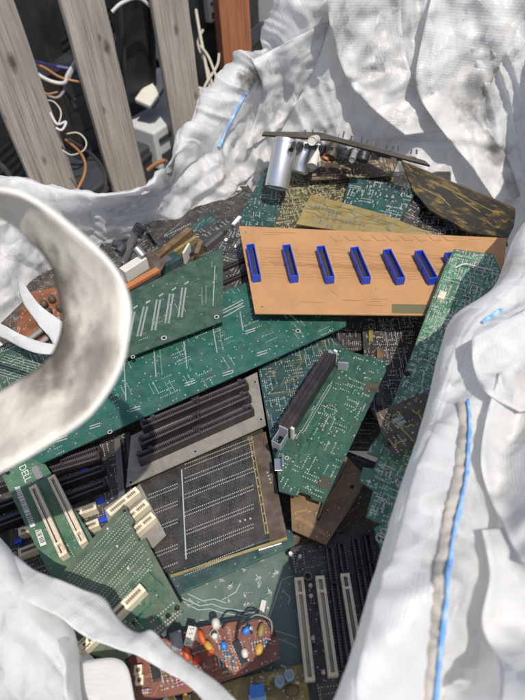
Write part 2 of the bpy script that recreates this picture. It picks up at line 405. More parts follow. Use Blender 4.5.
    def slot(s, p, q, w=.0085, h=.011, mat='cream', wall=None, keys=(.82,), two=True, pitch=.0018, name='expansion_slot', cmat='contact', lips=False):
        mw, l = s.frame(p, q, h); m = MB(); wall = wall or w*.3; g = w/2-wall
        m.box(-l/2, -w/2, .0002, l/2, -g, h); m.box(-l/2, g, .0002, l/2, w/2, h)
        m.box(-l/2, -g, .0002, -l/2+.003, g, h-.0002); m.box(l/2-.003, -g, .0002, l/2, g, h-.0002)
        m.box(-l/2+.003, -g, .0002, l/2-.003, g, h*.35)
        for k in keys: x = -l/2+l*k; m.box(x-.0012, -g, h*.35, x+.0012, g, h-.0004)
        if lips:
            for k in (-.47, -.38, 0, .03, .44): m.box(l*k-.0025, g, h, l*k+.0025, w/2+.0012, h+.002)
        o = m.build(name, M[mat], s.root, bevel=.0003); o.matrix_local = mw
        c = MB(); x = -l/2+.0045
        while x < l/2-.004:
            if all(abs(x-(-l/2+l*k)) > .002 for k in keys):
                for sg in (-1, 1):
                    y = sg*(w/2-wall*.42); c.box(x-.0004, y-wall*.22, h, x+.0004, y+wall*.22, h+.00018)
                    if two: c.box(x-.0003, sg*g-.0003 if sg > 0 else sg*g, h*.5, x+.0003, sg*g if sg > 0 else sg*g+.0003, h*.96)
            x += pitch
        c.build('contacts', M['contact_dark' if mat == 'slot_black' else cmat], o)
        return o
    def header(s, p, q, w=.0112, h=.0125):
        mw, l = s.frame(p, q, h); m = MB(); t = .0012
        m.box(-l/2, -w/2, .0002, l/2, -w/2+t, h); m.box(-l/2, w/2-t, .0002, l/2, w/2, h)
        m.box(-l/2, -w/2+t, .0002, -l/2+t*1.5, w/2-t, h-.0001); m.box(l/2-t*1.5, -w/2+t, .0002, l/2, w/2-t, h-.0001)
        m.box(-l/2+t*1.5, -w/2+t, .0002, l/2-t*1.5, w/2-t, .002)
        m.box(-.0028, -w/2-.0007, .0002, .0028, -w/2, h-.0003)
        o = m.build('box_header', M['blue'], s.root, bevel=.00025); o.matrix_local = mw
        c = MB(); n = int((l-.008)/.00254)
        for i in range(n+1):
            x = (i-n/2)*.00254
            for y in (-.00127, .00127): c.box(x-.0003, y-.0003, .002, x+.0003, y+.0003, h-.002)
        c.build('pins', M['gold'], o)
        # feet
        return o
    def chip(s, p, q, w=.0065, h=.0035, legs=True, mat='black_plastic', name='chip'):
        mw, l = s.frame(p, q, h); m = MB(); m.box(-l/2, -w/2, .0006, l/2, w/2, h); 
        o = m.build(name, M[mat], s.root, bevel=.0004); o.matrix_local = mw
        if legs:
            c = MB(); n = max(2, int(l/.00254))
            for i in range(n):
                x = (i-(n-1)/2)*.00254
                for sg in (-1, 1):
                    y0, y1 = sorted((sg*w/2, sg*(w/2+.0008))); c.box(x-.0005, y0, .0001, x+.0005, y1, h*.55)
            c.build('legs', M['solder'], o)
        return o
    def cyl(s, name, px, py, r, h, mat, z0=0., n=20, topmat=None, bevel=True):
        x, y = s.L(px, py, h); m = MB()
        prof = [(r, z0), (r, h-.0008), (r*.88, h), (r*.8, h-.0003)]; vs = []; fs = []
        for (rr, zz) in prof: vs += [(x+rr*math.cos(2*math.pi*i/n), y+rr*math.sin(2*math.pi*i/n), zz) for i in range(n)]
        for k in range(3): fs += [(k*n+i, k*n+(i+1)%n, (k+1)*n+(i+1)%n, (k+1)*n+i) for i in range(n)]
        m.add(vs, fs); m.cur = 1; m.add(vs[-n:], [tuple(range(n))])
        return m.build(name, [M[mat], M[topmat or mat]], s.root)
    def resistor(s, p, q, r=.0011, mat='resistor', z=.0022):
        mw, l = s.frame(p, q, z); m = MB(); a = l*.5
        m.tube([(-a*.62,0,z),(-a*.55,0,z),(-a*.4,0,z),(a*.4,0,z),(a*.55,0,z),(a*.62,0,z)], r, 8, radii=[r*.6,r*1.15,r,r,r*1.15,r*.6])
        m.cur = 1; m.tube([(-a,0,.0002),(-a*.97,0,z),(-a*.6,0,z)], .0003, 5); m.tube([(a*.6,0,z),(a*.97,0,z),(a,0,.0002)], .0003, 5)
        m.cur = 2
        for k in (-.3, -.12, .08, .3): m.tube([(a*k-.0003,0,z),(a*k+.0003,0,z)], r*1.06, 8)
        o = m.build('resistor', [M[mat], M['solder'], M[rnd.choice(('redcap','yellowcap','black_plastic'))]], s.root, smooth=True); o.matrix_local = mw
        return o
    def blob(s, px, py, rx, ry, rz, mat, name='capacitor', rot=0., z=None):
        z = rz if z is None else z; x, y = s.L(px, py, z); m = MB(); n = 14; k = 8; vs = []
        for i in range(1, k):
            a = math.pi*i/k
            for j in range(n):
                t = 2*math.pi*j/n
                sx = math.copysign(abs(math.cos(t))**.8, math.cos(t)); sy = math.copysign(abs(math.sin(t))**.8, math.sin(t))
                vs.append((rx*math.sin(a)*sx, ry*math.sin(a)*sy, rz*math.cos(a)))
        vs += [(0,0,rz),(0,0,-rz)]
        fs = [(i*n+j, (i+1)*n+j, (i+1)*n+(j+1)%n, i*n+(j+1)%n) for i in range(k-2) for j in range(n)]
        fs += [(j, (j+1)%n, (k-1)*n) for j in range(n)]+[((k-2)*n+(j+1)%n, (k-2)*n+j, (k-1)*n+1) for j in range(n)]
        m.add(vs, fs); o = m.build(name, M[mat], s.root, smooth=True)
        o.matrix_local = Matrix.Translation((x, y, z+.0005)) @ Matrix.Rotation(rot, 4, 'Z'); return o
    def poly3(s, name, px, h, mat, z0=0.0002):
        m = MB(); m.prism([s.L(*p, h) for p in px], z0, h); return m.build(name, M[mat], s.root, bevel=.0003)
    def wire(s, pts, r, mat, name='wire'):
        m = MB(); m.tube(spline([(*s.L(a, b, c), c) for a, b, c in pts], 6), r, 7); return m.build(name, M[mat], s.root, smooth=True)

Z = lambda v: v
#@@BOARDS
# ================================================================== THE BOARDS
# tan backplane with blue box headers
b = Board('circuit_board', 'tan orange circuit board carrying a row of blue box connectors', 'circuit board',
          [(239,226),(507,238),(498,316),(255,313.5)], .900, 'orange', xdir=((255,313.5),(498,316)))
hd = [((250.2,243.8),(256.6,275.4)),((286.3,244.4),(294.4,276)),((320.6,245.6),(330.5,277)),((354.3,246.7),(367,277.5)),
      ((386.9,249),(401.3,278)),((418.8,250.2),(434,278)),((448.5,252),(462,276)),((476,253),(490,277))]
for p, q in hd: b.header(p, q)
t = MB(); q_ = random.Random(3)
for n_, (p, q) in enumerate(hd[:-1]):
    p2, q2 = hd[n_+1]
    for k in range(11):
        f = k/11; ax = p[0]+(q[0]-p[0])*f; ay = p[1]+4+(q[1]-p[1])*f; bx_ = p2[0]+(q2[0]-p2[0])*f; by = p2[1]+4+(q2[1]-p2[1])*f
        j0 = .22+.035*k; mid = q_.choice((-3, 0, 0, 3))
        t.ribbon([b.L(ax+8, ay), b.L(ax+(bx_-ax)*j0, ay), b.L(ax+(bx_-ax)*j0+1.6, ay+mid*.5), b.L(bx_-7, by+mid*.5 if k % 3 else by)], .00035, .0003)
t.build('printed_lines', M['trace_brown'], b.root)
b.rows([((p[0]+s+(1.5 if s > 0 else 0), p[1]+5), (q[0]+s+(1.5 if s > 0 else 0), q[1]+4)) for p, q in hd[:-1] for s in (-7.5, 8)], .0025, .0004, 'trace_gold')
b.strips([[(262,232),(296,233)],[(262,234),(280,234.6)],[(300,302),(322,302.6)],[(342,300),(362,300.6)],[(372,299),(388,299.6)],[(370,301.5),(381,302)],[(366,305),(382,305.4)],[(330,290),(338,296)]], .0008, 'silk_brown', 'printed_lines')
b.strips([[(268+k*1.2,262+k*.8),(440+k*6,268+k*1.3)] for k in range(5)], .0004, 'trace_brown')
b.strips([[(330+k*14,236),(336+k*14,241),(343+k*14,240)] for k in range(9)], .0009, 'silk_brown', 'printed_lines')
b.poly3('green_edge', [(392,304),(428,304.5),(430,313.5),(392,313)], .0005, 'trace_olive')
b.hole(246,232,.0012); b.hole(262,307,.0012); b.hole(440,308,.0012); b.hole(300,254,.0008); b.hole(376,289,.0008)
b.rows([((270,309),(330,310))], .008, .0006)

# green board with slot solder pads
b = Board('circuit_board', 'matt green board with a row of ladder shaped slot pads, beside the strap loop', 'circuit board',
          [(223,247),(223,321),(120,360),(85,374),(60,330),(130,292)], .893, 'riser_green', xdir=((223,321),(120,360)))
for (p, q) in [((184,288),(180,317)),((171.5,294),(167,323)),((158.5,300),(153.5,330)),((145.5,307),(139,336)),((133,312),(127,341))]:
    for d in (-2.2, 2.2): b.rows([((p[0]+d, p[1]), (q[0]+d, q[1]))], .0019, .0006)
    b.strips([[(p[0]-1.3,p[1]),(q[0]-1.3,q[1])],[(p[0]+1.3,p[1]),(q[0]+1.3,q[1])]], .0016, 'tin_pad')
    b.rows([((p[0]+1, p[1]-4), (p[0]+4, p[1]-6))], .0019, .0011)
b.strips([[(215,266),(213,306)]], .0011, 'silver')
b.strips([[(220,300),(124,338)],[(211,264),(209,308)]], .0004, 'trace_green')
b.rows([((200,256),(212,251)),((202,288),(202,304)),((206,286),(206,302)),((212,262),(212,266)),((216,275),(216,279))], .003, .0006)
b.field(5, .05, .0006, singles=.12, traces='trace_green', tn=12)
b.hole(164,338,.0022); b.hole(216.6,317,.002); b.hole(133,357,.0016)

# big teal motherboard, solder side up
b = Board('circuit_board', 'large teal green motherboard lying solder side up across the pile', 'circuit board',
          [(248,282),(346,318),(346,326),(42,463),(-20,430),(120,330)], .878, 'teal', xdir=((42,463),(346,326)))
b.field(11, .16, .0007, singles=.45, traces='trace_teal', tn=110, tw=.0006)
b.rows([((124,362),(126,400)),((154,350),(156,376)),((184,342),(187,368)),((213,328),(217,352)),((290,314),(298,322)),((240,312),(243,330))], .0022, .0008)
b.rows([((160,350),(162,374)),((219,327),(223,350))], .0022, .0005)
for (x, y) in [(190,382),(135,408),(95,425),(62,438),(262,352),(250,330),(228,372)]:
    b.strips([[(x-5,y+1.5),(x+5,y-1.8)],[(x-5,y+4),(x+5,y+.7)]], .0013, 'silver')
b.strips([[(243,300),(224,310),(205,318)],[(243,303),(226,312),(206,321)],[(244,306),(228,315),(207,325)]], .0016, 'silver')
b.hole(298,331,.002); b.hole(318,316,.0018); b.hole(110,432,.0016)

# grey riser board with three black slots
b = Board('riser_board', 'dirty grey riser board with three long black card slots', 'circuit board',
          [(257,372),(266,425),(126,487),(131,436)], .868, 'alu', xdir=((126,487),(266,425)))
for p, q in [((140.6,425),(247,381)),((138.9,442),(249.5,393.2)),((137,457.5),(252.5,406.5))]:
    b.slot(p, q, .0095, .0135, 'slot_black', keys=(.52,), pitch=.0021, lips=True)
b.hole(130.8,482.5,.0016,'tin_pad'); b.hole(195.4,451.5,.0014,'tin_pad'); b.hole(261,419.5,.0016,'tin_pad'); b.hole(255,382,.0014,'tin_pad')
b.strips([[(130,486),(265,426)]], .001, 'trace_olive')
b.rows([((250,378),(258,410))], .008, .0007)

# brown-black backplane
b = Board('circuit_board', 'glossy brown black backplane with paired rows of solder dots', 'circuit board',
          [(262,426),(287,533),(165,573),(150,575),(133,500),(140,478)], .857, 'brownblack', xdir=((165,573),(287,533)), th=.0025)
ln = []
def zz(x, y): return (120+x/2.917, 380+y/2.917)
for yl in (200, 212, 240, 252, 288, 299, 340, 351, 395, 406, 452, 463, 512, 523):
    ln.append((zz(190, yl+46), zz(388, yl-32)) if yl < 600 else None)
b.rows(ln, .0021, .0006)
ln2 = []
for yl in (315, 326, 366, 376, 418, 428, 492, 503, 545):
    ln2.append((zz(85, yl+20), zz(166, yl-12)))
b.rows(ln2, .0021, .0006)
b.strips([[zz(180,262),zz(193,522)]], .0012, 'trace_grey')
b.poly3('copper_strip', [zz(385,165),zz(425,150),zz(487,455),zz(438,470)], .0004, 'darkbrown')
b.strips([[zz(376,165),zz(425,450)],[zz(384,163),zz(433,448)]], .0008, 'trace_gold')
b.rows([(zz(382,190),zz(430,445))], .010, .0011, 'trace_gold', 'gold_points')
for (x, y) in ((405,190),(445,393)): b.hole(*zz(x,y), .0032, 'brown')
b.hole(*zz(422,218), .0018, 'tin_pad'); b.hole(*zz(378,172), .0014, 'tin_pad')
b.rows([(zz(350,412),zz(380,404)),(zz(430,270),zz(440,300))], .004, .0011)
b.rows([(zz(200+14*k, 262-5*k), zz(206+14*k, 520-5*k)) for k in range(13)], .0042, .00028, 'tin_pad', 'via_rows')
b.rows([(zz(92+14*k, 330-5*k), zz(96+14*k, 548-5*k)) for k in range(5)], .0042, .00028, 'tin_pad', 'via_rows')
b.strips([[zz(150,572),zz(485,462)]], .003, 'mustard', 'worn_edge')

# dark board behind the green one
b = Board('circuit_board', 'dark board with many solder dots, left of the long edge connector', 'circuit board',
          [(258,368),(322,330),(350,352),(305,440),(276,470)], .858, 'teal_dark', xdir=((276,470),(258,368)))
b.field(41, .75, .0007, singles=.7, traces='trace_olive', tn=30)
# green board with long black card edge connector
b = Board('circuit_board', 'green board with a long black edge connector and notched corners', 'circuit board',
          [(330,346),(386,361),(386,371),(324,503),(312,499),(310,495),(300,492),(298,497),(279,491),(276,455),(290,420)], .884, 'green', xdir=((324,503),(386,371)))
b.field(43, .30, .0008, singles=.7, traces='trace_green', tn=150, tw=.0005, avoid=[[(333,346),(278,425),(290,435),(340,366)]])
cnx, cny = b.L(330,410)
m_ = MB()
for i in range(14): a = i/14*2*math.pi; m_.dot(cnx+.0065*math.cos(a), cny+.0065*math.sin(a), .0009)
m_.build('solder_points', M['solder'], b.root)
for c in (((364,383),(377,381),(379,392),(366,394)), ((320,476),(332,478),(328,490),(315,486))): b.poly3('shield_pad', c, .0004, 'olive')
b.hole(373,388,.0012); b.hole(322,484,.0012); b.hole(287,458,.0014)
mw, l = b.frame((331,352),(284,426), .020); m_ = MB(); m_.box(-l/2,-.0075,.0002,l/2,.0075,.0175)
m_.box(-l/2,-.0075,.0175,l/2,-.003,.020); m_.box(-l/2,-.0015,.0175,l/2,.0015,.0185); m_.box(-l/2,.003,.0175,l/2,.0075,.020)
o = m_.build('edge_connector', M['slot_black'], b.root, bevel=.0006); o.matrix_local = mw
m_ = MB(); m_.box(-l/2-.006,-.005,.0002,-l/2-.0003,.005,.016); m_.box(-l/2-.0085,-.0045,.0002,-l/2-.006,.0045,.004); m_.build('latch', M['clear'], o, bevel=.0004)
m_ = MB(); m_.box(l/2+.0003,-.0055,.0002,l/2+.002,.0055,.019); m_.box(l/2+.002,-.0055,.0002,l/2+.018,-.0045,.012); m_.box(l/2+.002,.0045,.0002,l/2+.018,.0055,.012); m_.box(l/2+.017,-.0045,.0002,l/2+.018,.0045,.012)
m_.build('latch', M['clear'], o, bevel=.0004)
b.bar('white_key', (334,349.5),(337,351.5), .003, .0205, 'white'); b.bar('white_key', (291,427),(294,429), .003, .0205, 'white')
m_ = MB(); m_.box(-.007,-.001,.0002,.007,.001,.012); m_.box(-.007,.001,.0002,.007,.009,.0014)
o = m_.build('bracket', M['steel'], b.root, bevel=.0003); x, y = b.L(283,463,.004); o.matrix_local = Matrix.Translation((x,y,0)) @ Matrix.Rotation(.5,4,'Z')
m_ = MB(); m_.box(-.006,-.0008,.0002,.006,.0008,.014); o = m_.build('bracket', M['clear'], b.root, bevel=.0003); x, y = b.L(343,366,.007); o.matrix_local = Matrix.Translation((x,y,0)) @ Matrix.Rotation(1.9,4,'Z')
b.rows([((301,432),(329,385)),((303,433),(331,386))], .0020, .0006)

# brown board below it
b = Board('circuit_board', 'bare golden brown board poking out under the green notched board', 'circuit board',
          [(345,455),(367,478),(350,508),(326,545),(292,530),(290,490)], .862, 'brown', xdir=((367,478),(326,545)))
b.hole(352,487,.0013,'darkhole'); b.field(47, .05, .0006, singles=.3, traces='trace_brown', tn=14)
b.wire([(345,462,.001),(338,478,.003),(325,500,.004),(318,520,.002)], .0016, 'cable_black')
# dark crowded board between
b = Board('circuit_board', 'narrow black board crowded with solder dots, between green boards under the tan board', 'circuit board',
          [(362,318),(420,316),(400,400),(376,420),(366,400)], .845, 'black', xdir=((376,420),(362,318)))
b.field(53, .95, .0008, singles=.9)
b.bar('yellow_component', (371,328),(371,341), .006, .004, 'mustard'); b.bar('grey_bar', (380,348),(379,405), .007, .003, 'grey_plastic'); b.bar('paper_tag', (380,349),(380,358), .008, .004, 'brown')
b = Board('circuit_board', 'black board with a thin pale edge, directly below the tan board', 'circuit board',
          [(330,314),(420,314),(428,335),(350,352),(332,345)], .838, 'black', xdir=((330,314),(420,314)))
b.field(54, .5, .0007, singles=.5); b.strips([[(394,316),(424,324)]], .002, 'tin_pad')

# long bright green board on the right
gb = [(454,249),(493,254),(515,300),(480,400),(440,500),(412,560),(380,548),(374,528),(382,524),(366,517),(373,490),(359,481),(363,467),(374,469),(378,457),(367,453),(370,446),(378,436),(394,399),(442,274),(447,262)]
b = Board('circuit_board', 'long bright green board crowded with solder joints beside the right bag wall', 'circuit board',
          gb, .914, 'mint', xdir=((378,436),(442,274)))
b.field(61, .95, .0009, singles=1.6, traces='trace_mint', tn=260, tw=.0008, pitch=.0024)
q_ = random.Random(5); m_ = MB()
for _ in range(420):
    px, py = q_.uniform(365,500), q_.uniform(252,530); x, y = b.L(px, py)
    if b.inb(x, y, .003):
        a = q_.choice((0,1))*math.pi/2; l = q_.uniform(.0015,.0045); dx, dy = l*math.cos(a), l*math.sin(a)
        m_.ribbon([(x-dx,y-dy),(x+dx,y+dy)], .0016, .0005)
m_.build('solder_patches', M['silver'], b.root)
b.hole(407,374,.0022,'darkhole'); b.hole(381,538,.003,'tin_pad')
b.poly3('cream_block', [(440,290),(447,292),(444,299),(437,297)], .004, 'cream')
b.blob(441,294,.004,.0035,.003,'white','glue_drop')
b.wire([(455,268,.002),(465,264,.005),(478,267,.006),(492,270,.003)], .0012, 'cable_white')
b.wire([(421,400,.002),(425,392,.006),(432,391,.008),(440,398,.005)], .0012, 'cable_purple', 'wire')
b.wire([(424,404,.002),(428,398,.006),(436,397,.006),(444,404,.003)], .0011, 'cable_black', 'wire')
b.resistor((431,378),(437,370), .0018, 'copper')
# small brown board on it
b = Board('circuit_board', 'small dark brown board with curling pale tracks on the long green board', 'circuit board',
          [(376,413),(427,391),(436,432),(395,456),(383,437)], .928, 'darkbrown', xdir=((376,413),(427,391)))
wv = []
for k, (ax, ay) in enumerate([(382,418),(390,414),(396,424),(404,406),(388,430),(402,430),(412,410),(416,402),(396,440)]):
    q_ = random.Random(k); p = [(ax, ay)]
    for _ in range(5): p.append((p[-1][0]+q_.uniform(-2,7), p[-1][1]+q_.uniform(-6,6)))
    wv.append([tuple(v)[:2] for v in spline([(a, c, 0) for a, c in p], 4) if inside(v[0], v[1], [(379,415),(425,394),(433,430),(396,452)])])
b.strips([w for w in wv if len(w) > 1], .0014, 'trace_gold')
b.strips([[(394,421),(402,418)],[(396,425),(404,421)]], .005, 'tin_pad'); b.field(66, .1, .0008, singles=.4)
b.hole(389,444,.0012,'darkhole')

# teal grey board at the bottom
b = Board('circuit_board', 'hazy grey green board with long pale tracks at the bottom of the bag opening', 'circuit board',
          [(170,580),(292,538),(300,560),(322,705),(230,715),(165,650)], .834, 'greyteal', xdir=((230,715),(322,705)))
b.strips([[(182,598),(200,606),(212,604),(222,608),(250,612)],[(184,602),(198,610),(210,609),(222,613),(255,618)],[(188,594),(203,601),(214,599),(226,603)],
          [(282,580),(289,577),(296,576)],[(282,580),(268,622)],[(276,631),(298,638)],[(274,637),(296,646)],[(283,590),(290,598),(288,604)],[(212,575),(230,566),(246,570)],
          [(200,620),(222,622),(240,614)],[(222,600),(236,592),(240,584)],[(232,620),(246,618),(262,606)]], .0009, 'trace_grey')
q_ = random.Random(9); m_ = MB()
for (px, py) in [(277,573),(258,578),(270,592),(244,598),(246,606),(193,601),(190,605),(258,585),(274,574),(230,588),(238,566),(218,570),(268,607),(262,560),(228,600),(206,584),(222,582),(250,556),(276,552)]:
    for _ in range(q_.choice((1,2,3))):
        x, y = b.L(px+q_.uniform(-2,2), py+q_.uniform(-2,2))
        m_.dot(x, y, .0017, .002, 8)
        m_.tube([(x,y,.001),(x+q_.uniform(-.004,.004), y+q_.uniform(-.004,.004), .004)], .0005, 5)
m_.build('solder_points', M['solder'], b.root)
b.bar('white_component', (264,600),(261,614), .005, .004, 'white')
b.field(71, .02, .0007, singles=.25)
# dark green strip above it
b = Board('circuit_board', 'dark green board edge showing below the brown black backplane', 'circuit board',
          [(150,572),(292,528),(294,546),(184,592),(165,600)], .845, 'teal_dark', xdir=((165,600),(294,546)))
b.strips([[(184,591),(293,545)]], .001, 'trace_green'); b.field(73, .15, .0006, singles=.3)
b.bar('metal_clip', (258,548),(281,541), .005, .005, 'steel')

# black motherboard with cream slots
b = Board('motherboard', 'black motherboard with three cream card slots against the right bag wall', 'circuit board',
          [(290,548),(376,526),(420,600),(380,730),(316,725)], .848, 'black', xdir=((316,725),(290,548)))
q_ = random.Random(12)
for p, q in [((298.9,577),(310.3,681)),((319.8,575.5),(333.6,676)),((344.8,573),(360,668))]:
    b.slot(p, q, .0088, .0115, 'cream', keys=(.165,), pitch=.0016)
for p, q in [((329,545),(346,668)),((341,541),(356,640)),((355,536),(372,640)),((367,532),(384,630))]:
    b.slot(p, q, .0078, .0095, 'slot_black', keys=(.33,), pitch=.0025)
for (x, y) in [(310.5,585),(311,595.5),(313,638),(323.5,672),(290.5,553),(300,556)]: b.cyl('capacitor', x, y, .002, .004, 'white', n=14)
xx, yy = b.L(308,576,.006); m_ = MB(); n = 18
for rr, z0, z1 in ((.0045,.0002,.006),): 
    vs = [(xx+a*math.cos(2*math.pi*i/n), yy+a*math.sin(2*math.pi*i/n), zc) for (a, zc) in ((.0045,.0002),(.0045,.006),(.0026,.006),(.0026,.001)) for i in range(n)]
    m_.add(vs, [(k*n+i,k*n+(i+1)%n,(k+1)*n+(i+1)%n,(k+1)*n+i) for k in range(3) for i in range(n)])
m_.build('coil', M['grey_plastic'], b.root, smooth=False)
for k in range(26):
    y = 600+k*3.2; x = 306.5+(y-600)*.125
    for dx in (-2.2, 2.6, 7):
        if q_.random() < .8: b.bar('chip_resistor' if dx < 3 else 'chip_capacitor', (x+dx+4, y),(x+dx+5.6, y+.2), .0012, .0012, q_.choice(('brown','contact','black_plastic','grey_plastic')), bevel=0)
b.field(76, .5, .0006, singles=.7, region=[(291,550),(312,548),(314,572),(294,574)])
b.field(77, .3, .0005, singles=.6)
b.chip((312,683),(318,716), .008, .003); b.strips([[(311+k*2.2,686),(315+k*2.2,716)] for k in range(5)], .0008, 'trace_brown')

# red brown component board
b = Board('circuit_board', 'red brown board crowded with bright orange and red capacitors', 'circuit board',
          [(128,655),(158,640),(205,626),(240,621),(268,617),(279,640),(278,660),(240,676),(190,692),(136,703)], .863, 'redbrown', xdir=((136,703),(278,660)))
def z2(x, y): return (100+x/3.75, 560+y/3.75)
def z3(x, y): return (240+x/3.75, 560+y/3.75)
b.chip((154,663),(157,680), .0075, .004); b.chip((235.5,641),(245,664), .0065, .004)
b.blob(*z2(382,290), .0028, .0065, .005, 'orangecap', rot=.2); b.blob(*z2(326,347), .0032, .0065, .005, 'orangecap', rot=.0); b.blob(*z2(362,374), .0038, .0038, .005, 'redcap')
b.blob(*z2(410,330), .0035, .0065, .0045, 'yellowcap', rot=.35); b.blob(*z2(414,348), .0036, .003, .0048, 'orangecap', rot=.35); b.blob(*z2(318,330), .003, .004, .004, 'redcap')
b.blob(*z2(465,322), .0028, .0035, .003, 'midblue'); b.blob(*z3(25,265), .0045, .003, .004, 'midblue', rot=.5); b.blob(*z3(40,258), .002, .002, .005, 'paleblue')
b.blob(*z3(72,335), .0035, .005, .003, 'yellowcap', rot=-.4); b.blob(*z3(80,262), .003, .006, .004, 'mustard', rot=-.5); b.blob(*z3(18,350), .003, .004, .003, 'white')
b.bar('white_connector', z2(347,248), z2(328,322), .0075, .011, 'white'); m_ = None
for k in range(4):
    p = z2(345-k*5.2, 258+k*18); b.bar('pin_hole', (p[0]-1.6,p[1]),(p[0]-.6,p[1]), .001, .0113, 'darkhole', bevel=0); b.bar('pin_hole', (p[0]+.8,p[1]),(p[0]+1.8,p[1]), .001, .0113, 'darkhole', bevel=0)
b.bar('relay_case', z2(280,268), z2(292,335), .010, .011, 'clear'); b.bar('relay_coil', z2(282,278), z2(290,325), .006, .009, 'steel')
b.cyl('trimmer_ring', *z2(427,275), .0038, .006, 'white', topmat='black_plastic'); b.cyl('trimmer_knob', *z2(430,285), .0026, .009, 'white')
for (x, y) in ((142,412),(147,450)):
    b.bar('trimmer', z2(x-15,y+1), z2(x+15,y-3), .0075, .006, 'cream'); b.cyl('trimmer_screw', *z2(x,y), .0021, .0068, 'white', topmat='brown')
for k in range(7):
    x = 430+k*13; b.resistor(z2(x, 362+k*2), z2(x+9, 402+k*2), .0010, 'resistor' if k % 3 else 'resistor_tan')
for k in range(4): b.resistor(z2(228+k*17, 425-k*2), z2(240+k*17, 466-k*2), .0010, 'resistor_tan' if k % 2 else 'resistor')
for (p, q) in [((280,462),(312,450)),((285,472),(317,462)),((150,490),(190,484)),((152,500),(188,495)),((455,425),(485,415)),((370,405),(400,397)),((420,415),(440,408))]: b.resistor(z2(*p), z2(*q), .0011)
for k in range(5): b.resistor(z3(42+k*11, 300-k*3), z3(50+k*11, 348-k*3), .001, 'resistor_tan' if k % 2 else 'resistor')
for (p, q) in [((80,385),(98,380)),((102,382),(118,378)),((-60,330),(-52,372)),((-48,330),(-40,372)),((-30,350),(-22,388)),((88,290),(120,300)),((92,305),(122,315))]: b.resistor(z3(*p), z3(*q), .001)
b.field(81, .45, .0007, singles=.9, traces='trace_brown', tn=20)
b.wire([(236,640,.001),(240,625,.012),(252,620,.016),(262,618,.012),(268,622,.004),(275,636,.003)], .0011, 'cable_black')
b.wire([(222,628,.002),(232,618,.012),(246,622,.014),(252,634,.003)], .001, 'cable_black')
b.wire([(244,626,.002),(255,615,.014),(270,620,.010),(272,634,.002)], .0009, 'cable_grey')
b.blob(216,624, .004,.005,.006, 'white')
# yellow board beneath
b = Board('circuit_board', 'olive yellow board with pale blue round capacitors at the bottom edge', 'circuit board',
          [(190,694),(240,678),(302,664),(314,700),(308,725),(195,730)], .850, 'mustard', xdir=((195,730),(308,725)))
for (x, y) in ((279.5,680.5),(289.3,674.8)): b.cyl('capacitor', x, y, .0043, .012, 'paleblue', topmat='clear')
b.bar('blue_connector', (250,692),(264,689), .009, .010, 'midblue'); b.bar('blue_connector', (249,699),(266,696), .006, .006, 'paleblue')
b.blob(292,690,.006,.0045,.003,'brown'); b.blob(297,683,.0025,.0018,.002,'resistor_tan'); b.resistor((270,667),(276,671)); b.resistor((280,665),(287,668))
b.field(83, .3, .0009, singles=.6, traces='trace_gold', tn=30)
for k in range(3): b.bar('yellow_component', (166+k*9,690+k*2),(172+k*9,700+k*2), .004, .006, 'yellowcap' if k != 1 else 'black_plastic')

# dark motherboard at the left
b = Board('motherboard', 'dark dusty motherboard with rows of black slots at the left, under the green cards', 'circuit board',
          [(-30,470),(60,442),(122,425),(134,500),(110,570),(0,600),(-40,560)], .842, 'black', xdir=((-10,505),(105,468)))
for p, q in [((-16,489),(99.5,455)),((-16,510),(104,467)),((-14,528),(105.5,482))]: b.slot(p, q, .0085, .0135, 'slot_black', keys=(.35,), pitch=.0022)
b.slot((60,462),(100,448), .0085, .0135, 'slot_black', keys=(), pitch=.0022)
for p, q in [((18,532),(96,505)),((18,553),(98.5,521.5))]: b.slot(p, q, .0085, .012, 'cream', keys=(.8,), pitch=.0018)
for (x, y) in ((84,471),(94,490),(5,482),(10,516),(18,541),(108,512),(103,519),(100,500)): b.bar('blue_component', (x-4,y+1),(x+4,y-1.4), .005, .005, 'blue')
b.bar('tan_component', (72,492),(79,490), .003, .004, 'mustard'); b.field(91, .5, .0007, singles=.9, traces='trace_olive', tn=40)
b.bar('steel_rail', (117,438),(122,500), .007, .016, 'grey_plastic'); b.bar('steel_rail', (127,432),(132,476), .006, .013, 'case_dark'); b.hole(124,436,.0018,'tin_pad')

# green card with two cream slots and paper labels
b = Board('riser_card', 'green card with two long cream slots, white lettering and paper bar labels', 'circuit board',
          [(2,476),(37,451),(97,545),(75,600),(52,580)], .870, 'card', xdir=((52,580),(2,476)))
for p, q in [((32,485.7),(63.4,555)),((50.7,475.8),(83.4,542.8))]: b.slot(p, q, .0078, .0115, 'cream', keys=(.835,), pitch=.0016)
b.chip((34,466),(40,478), .006, .003, mat='contact')
pa = b.poly3('bar_label', [(14.5,487.5),(19.5,486),(35.5,525.5),(30.5,527.5)], .0005, 'paper')
b.poly3('bar_label', [(35,530.5),(41,529),(46.5,544),(40.5,546.5)], .0005, 'paper')
m_ = MB(); q_ = random.Random(4); k = 0
while k < 36:
    a0 = (15.5+k*.435, 489+k*1.04); a1 = (19.4+k*.435, 487.6+k*1.04)
    if not 21 < k < 24: m_.ribbon([b.L(*a0), b.L(*a1)], q_.choice((.0004,.0007,.0009)), .0008)
    k += q_.choice((1.1,1.6,2.1))
for k in range(9): m_.ribbon([b.L(36.6+k*.55,532+k*1.4), b.L(40.6+k*.55,530.6+k*1.4)], q_.choice((.0004,.0009)), .0008)
m_.build('bar_print', M['black_plastic'], pa)
cu = bpy.data.curves.new('text', 'FONT'); cu.body = 'DELL'; cu.size = .0105; cu.align_x = 'CENTER'; cu.align_y = 'CENTER'
to = bpy.data.objects.new('text', cu); COL.objects.link(to); bpy.context.view_layer.update()
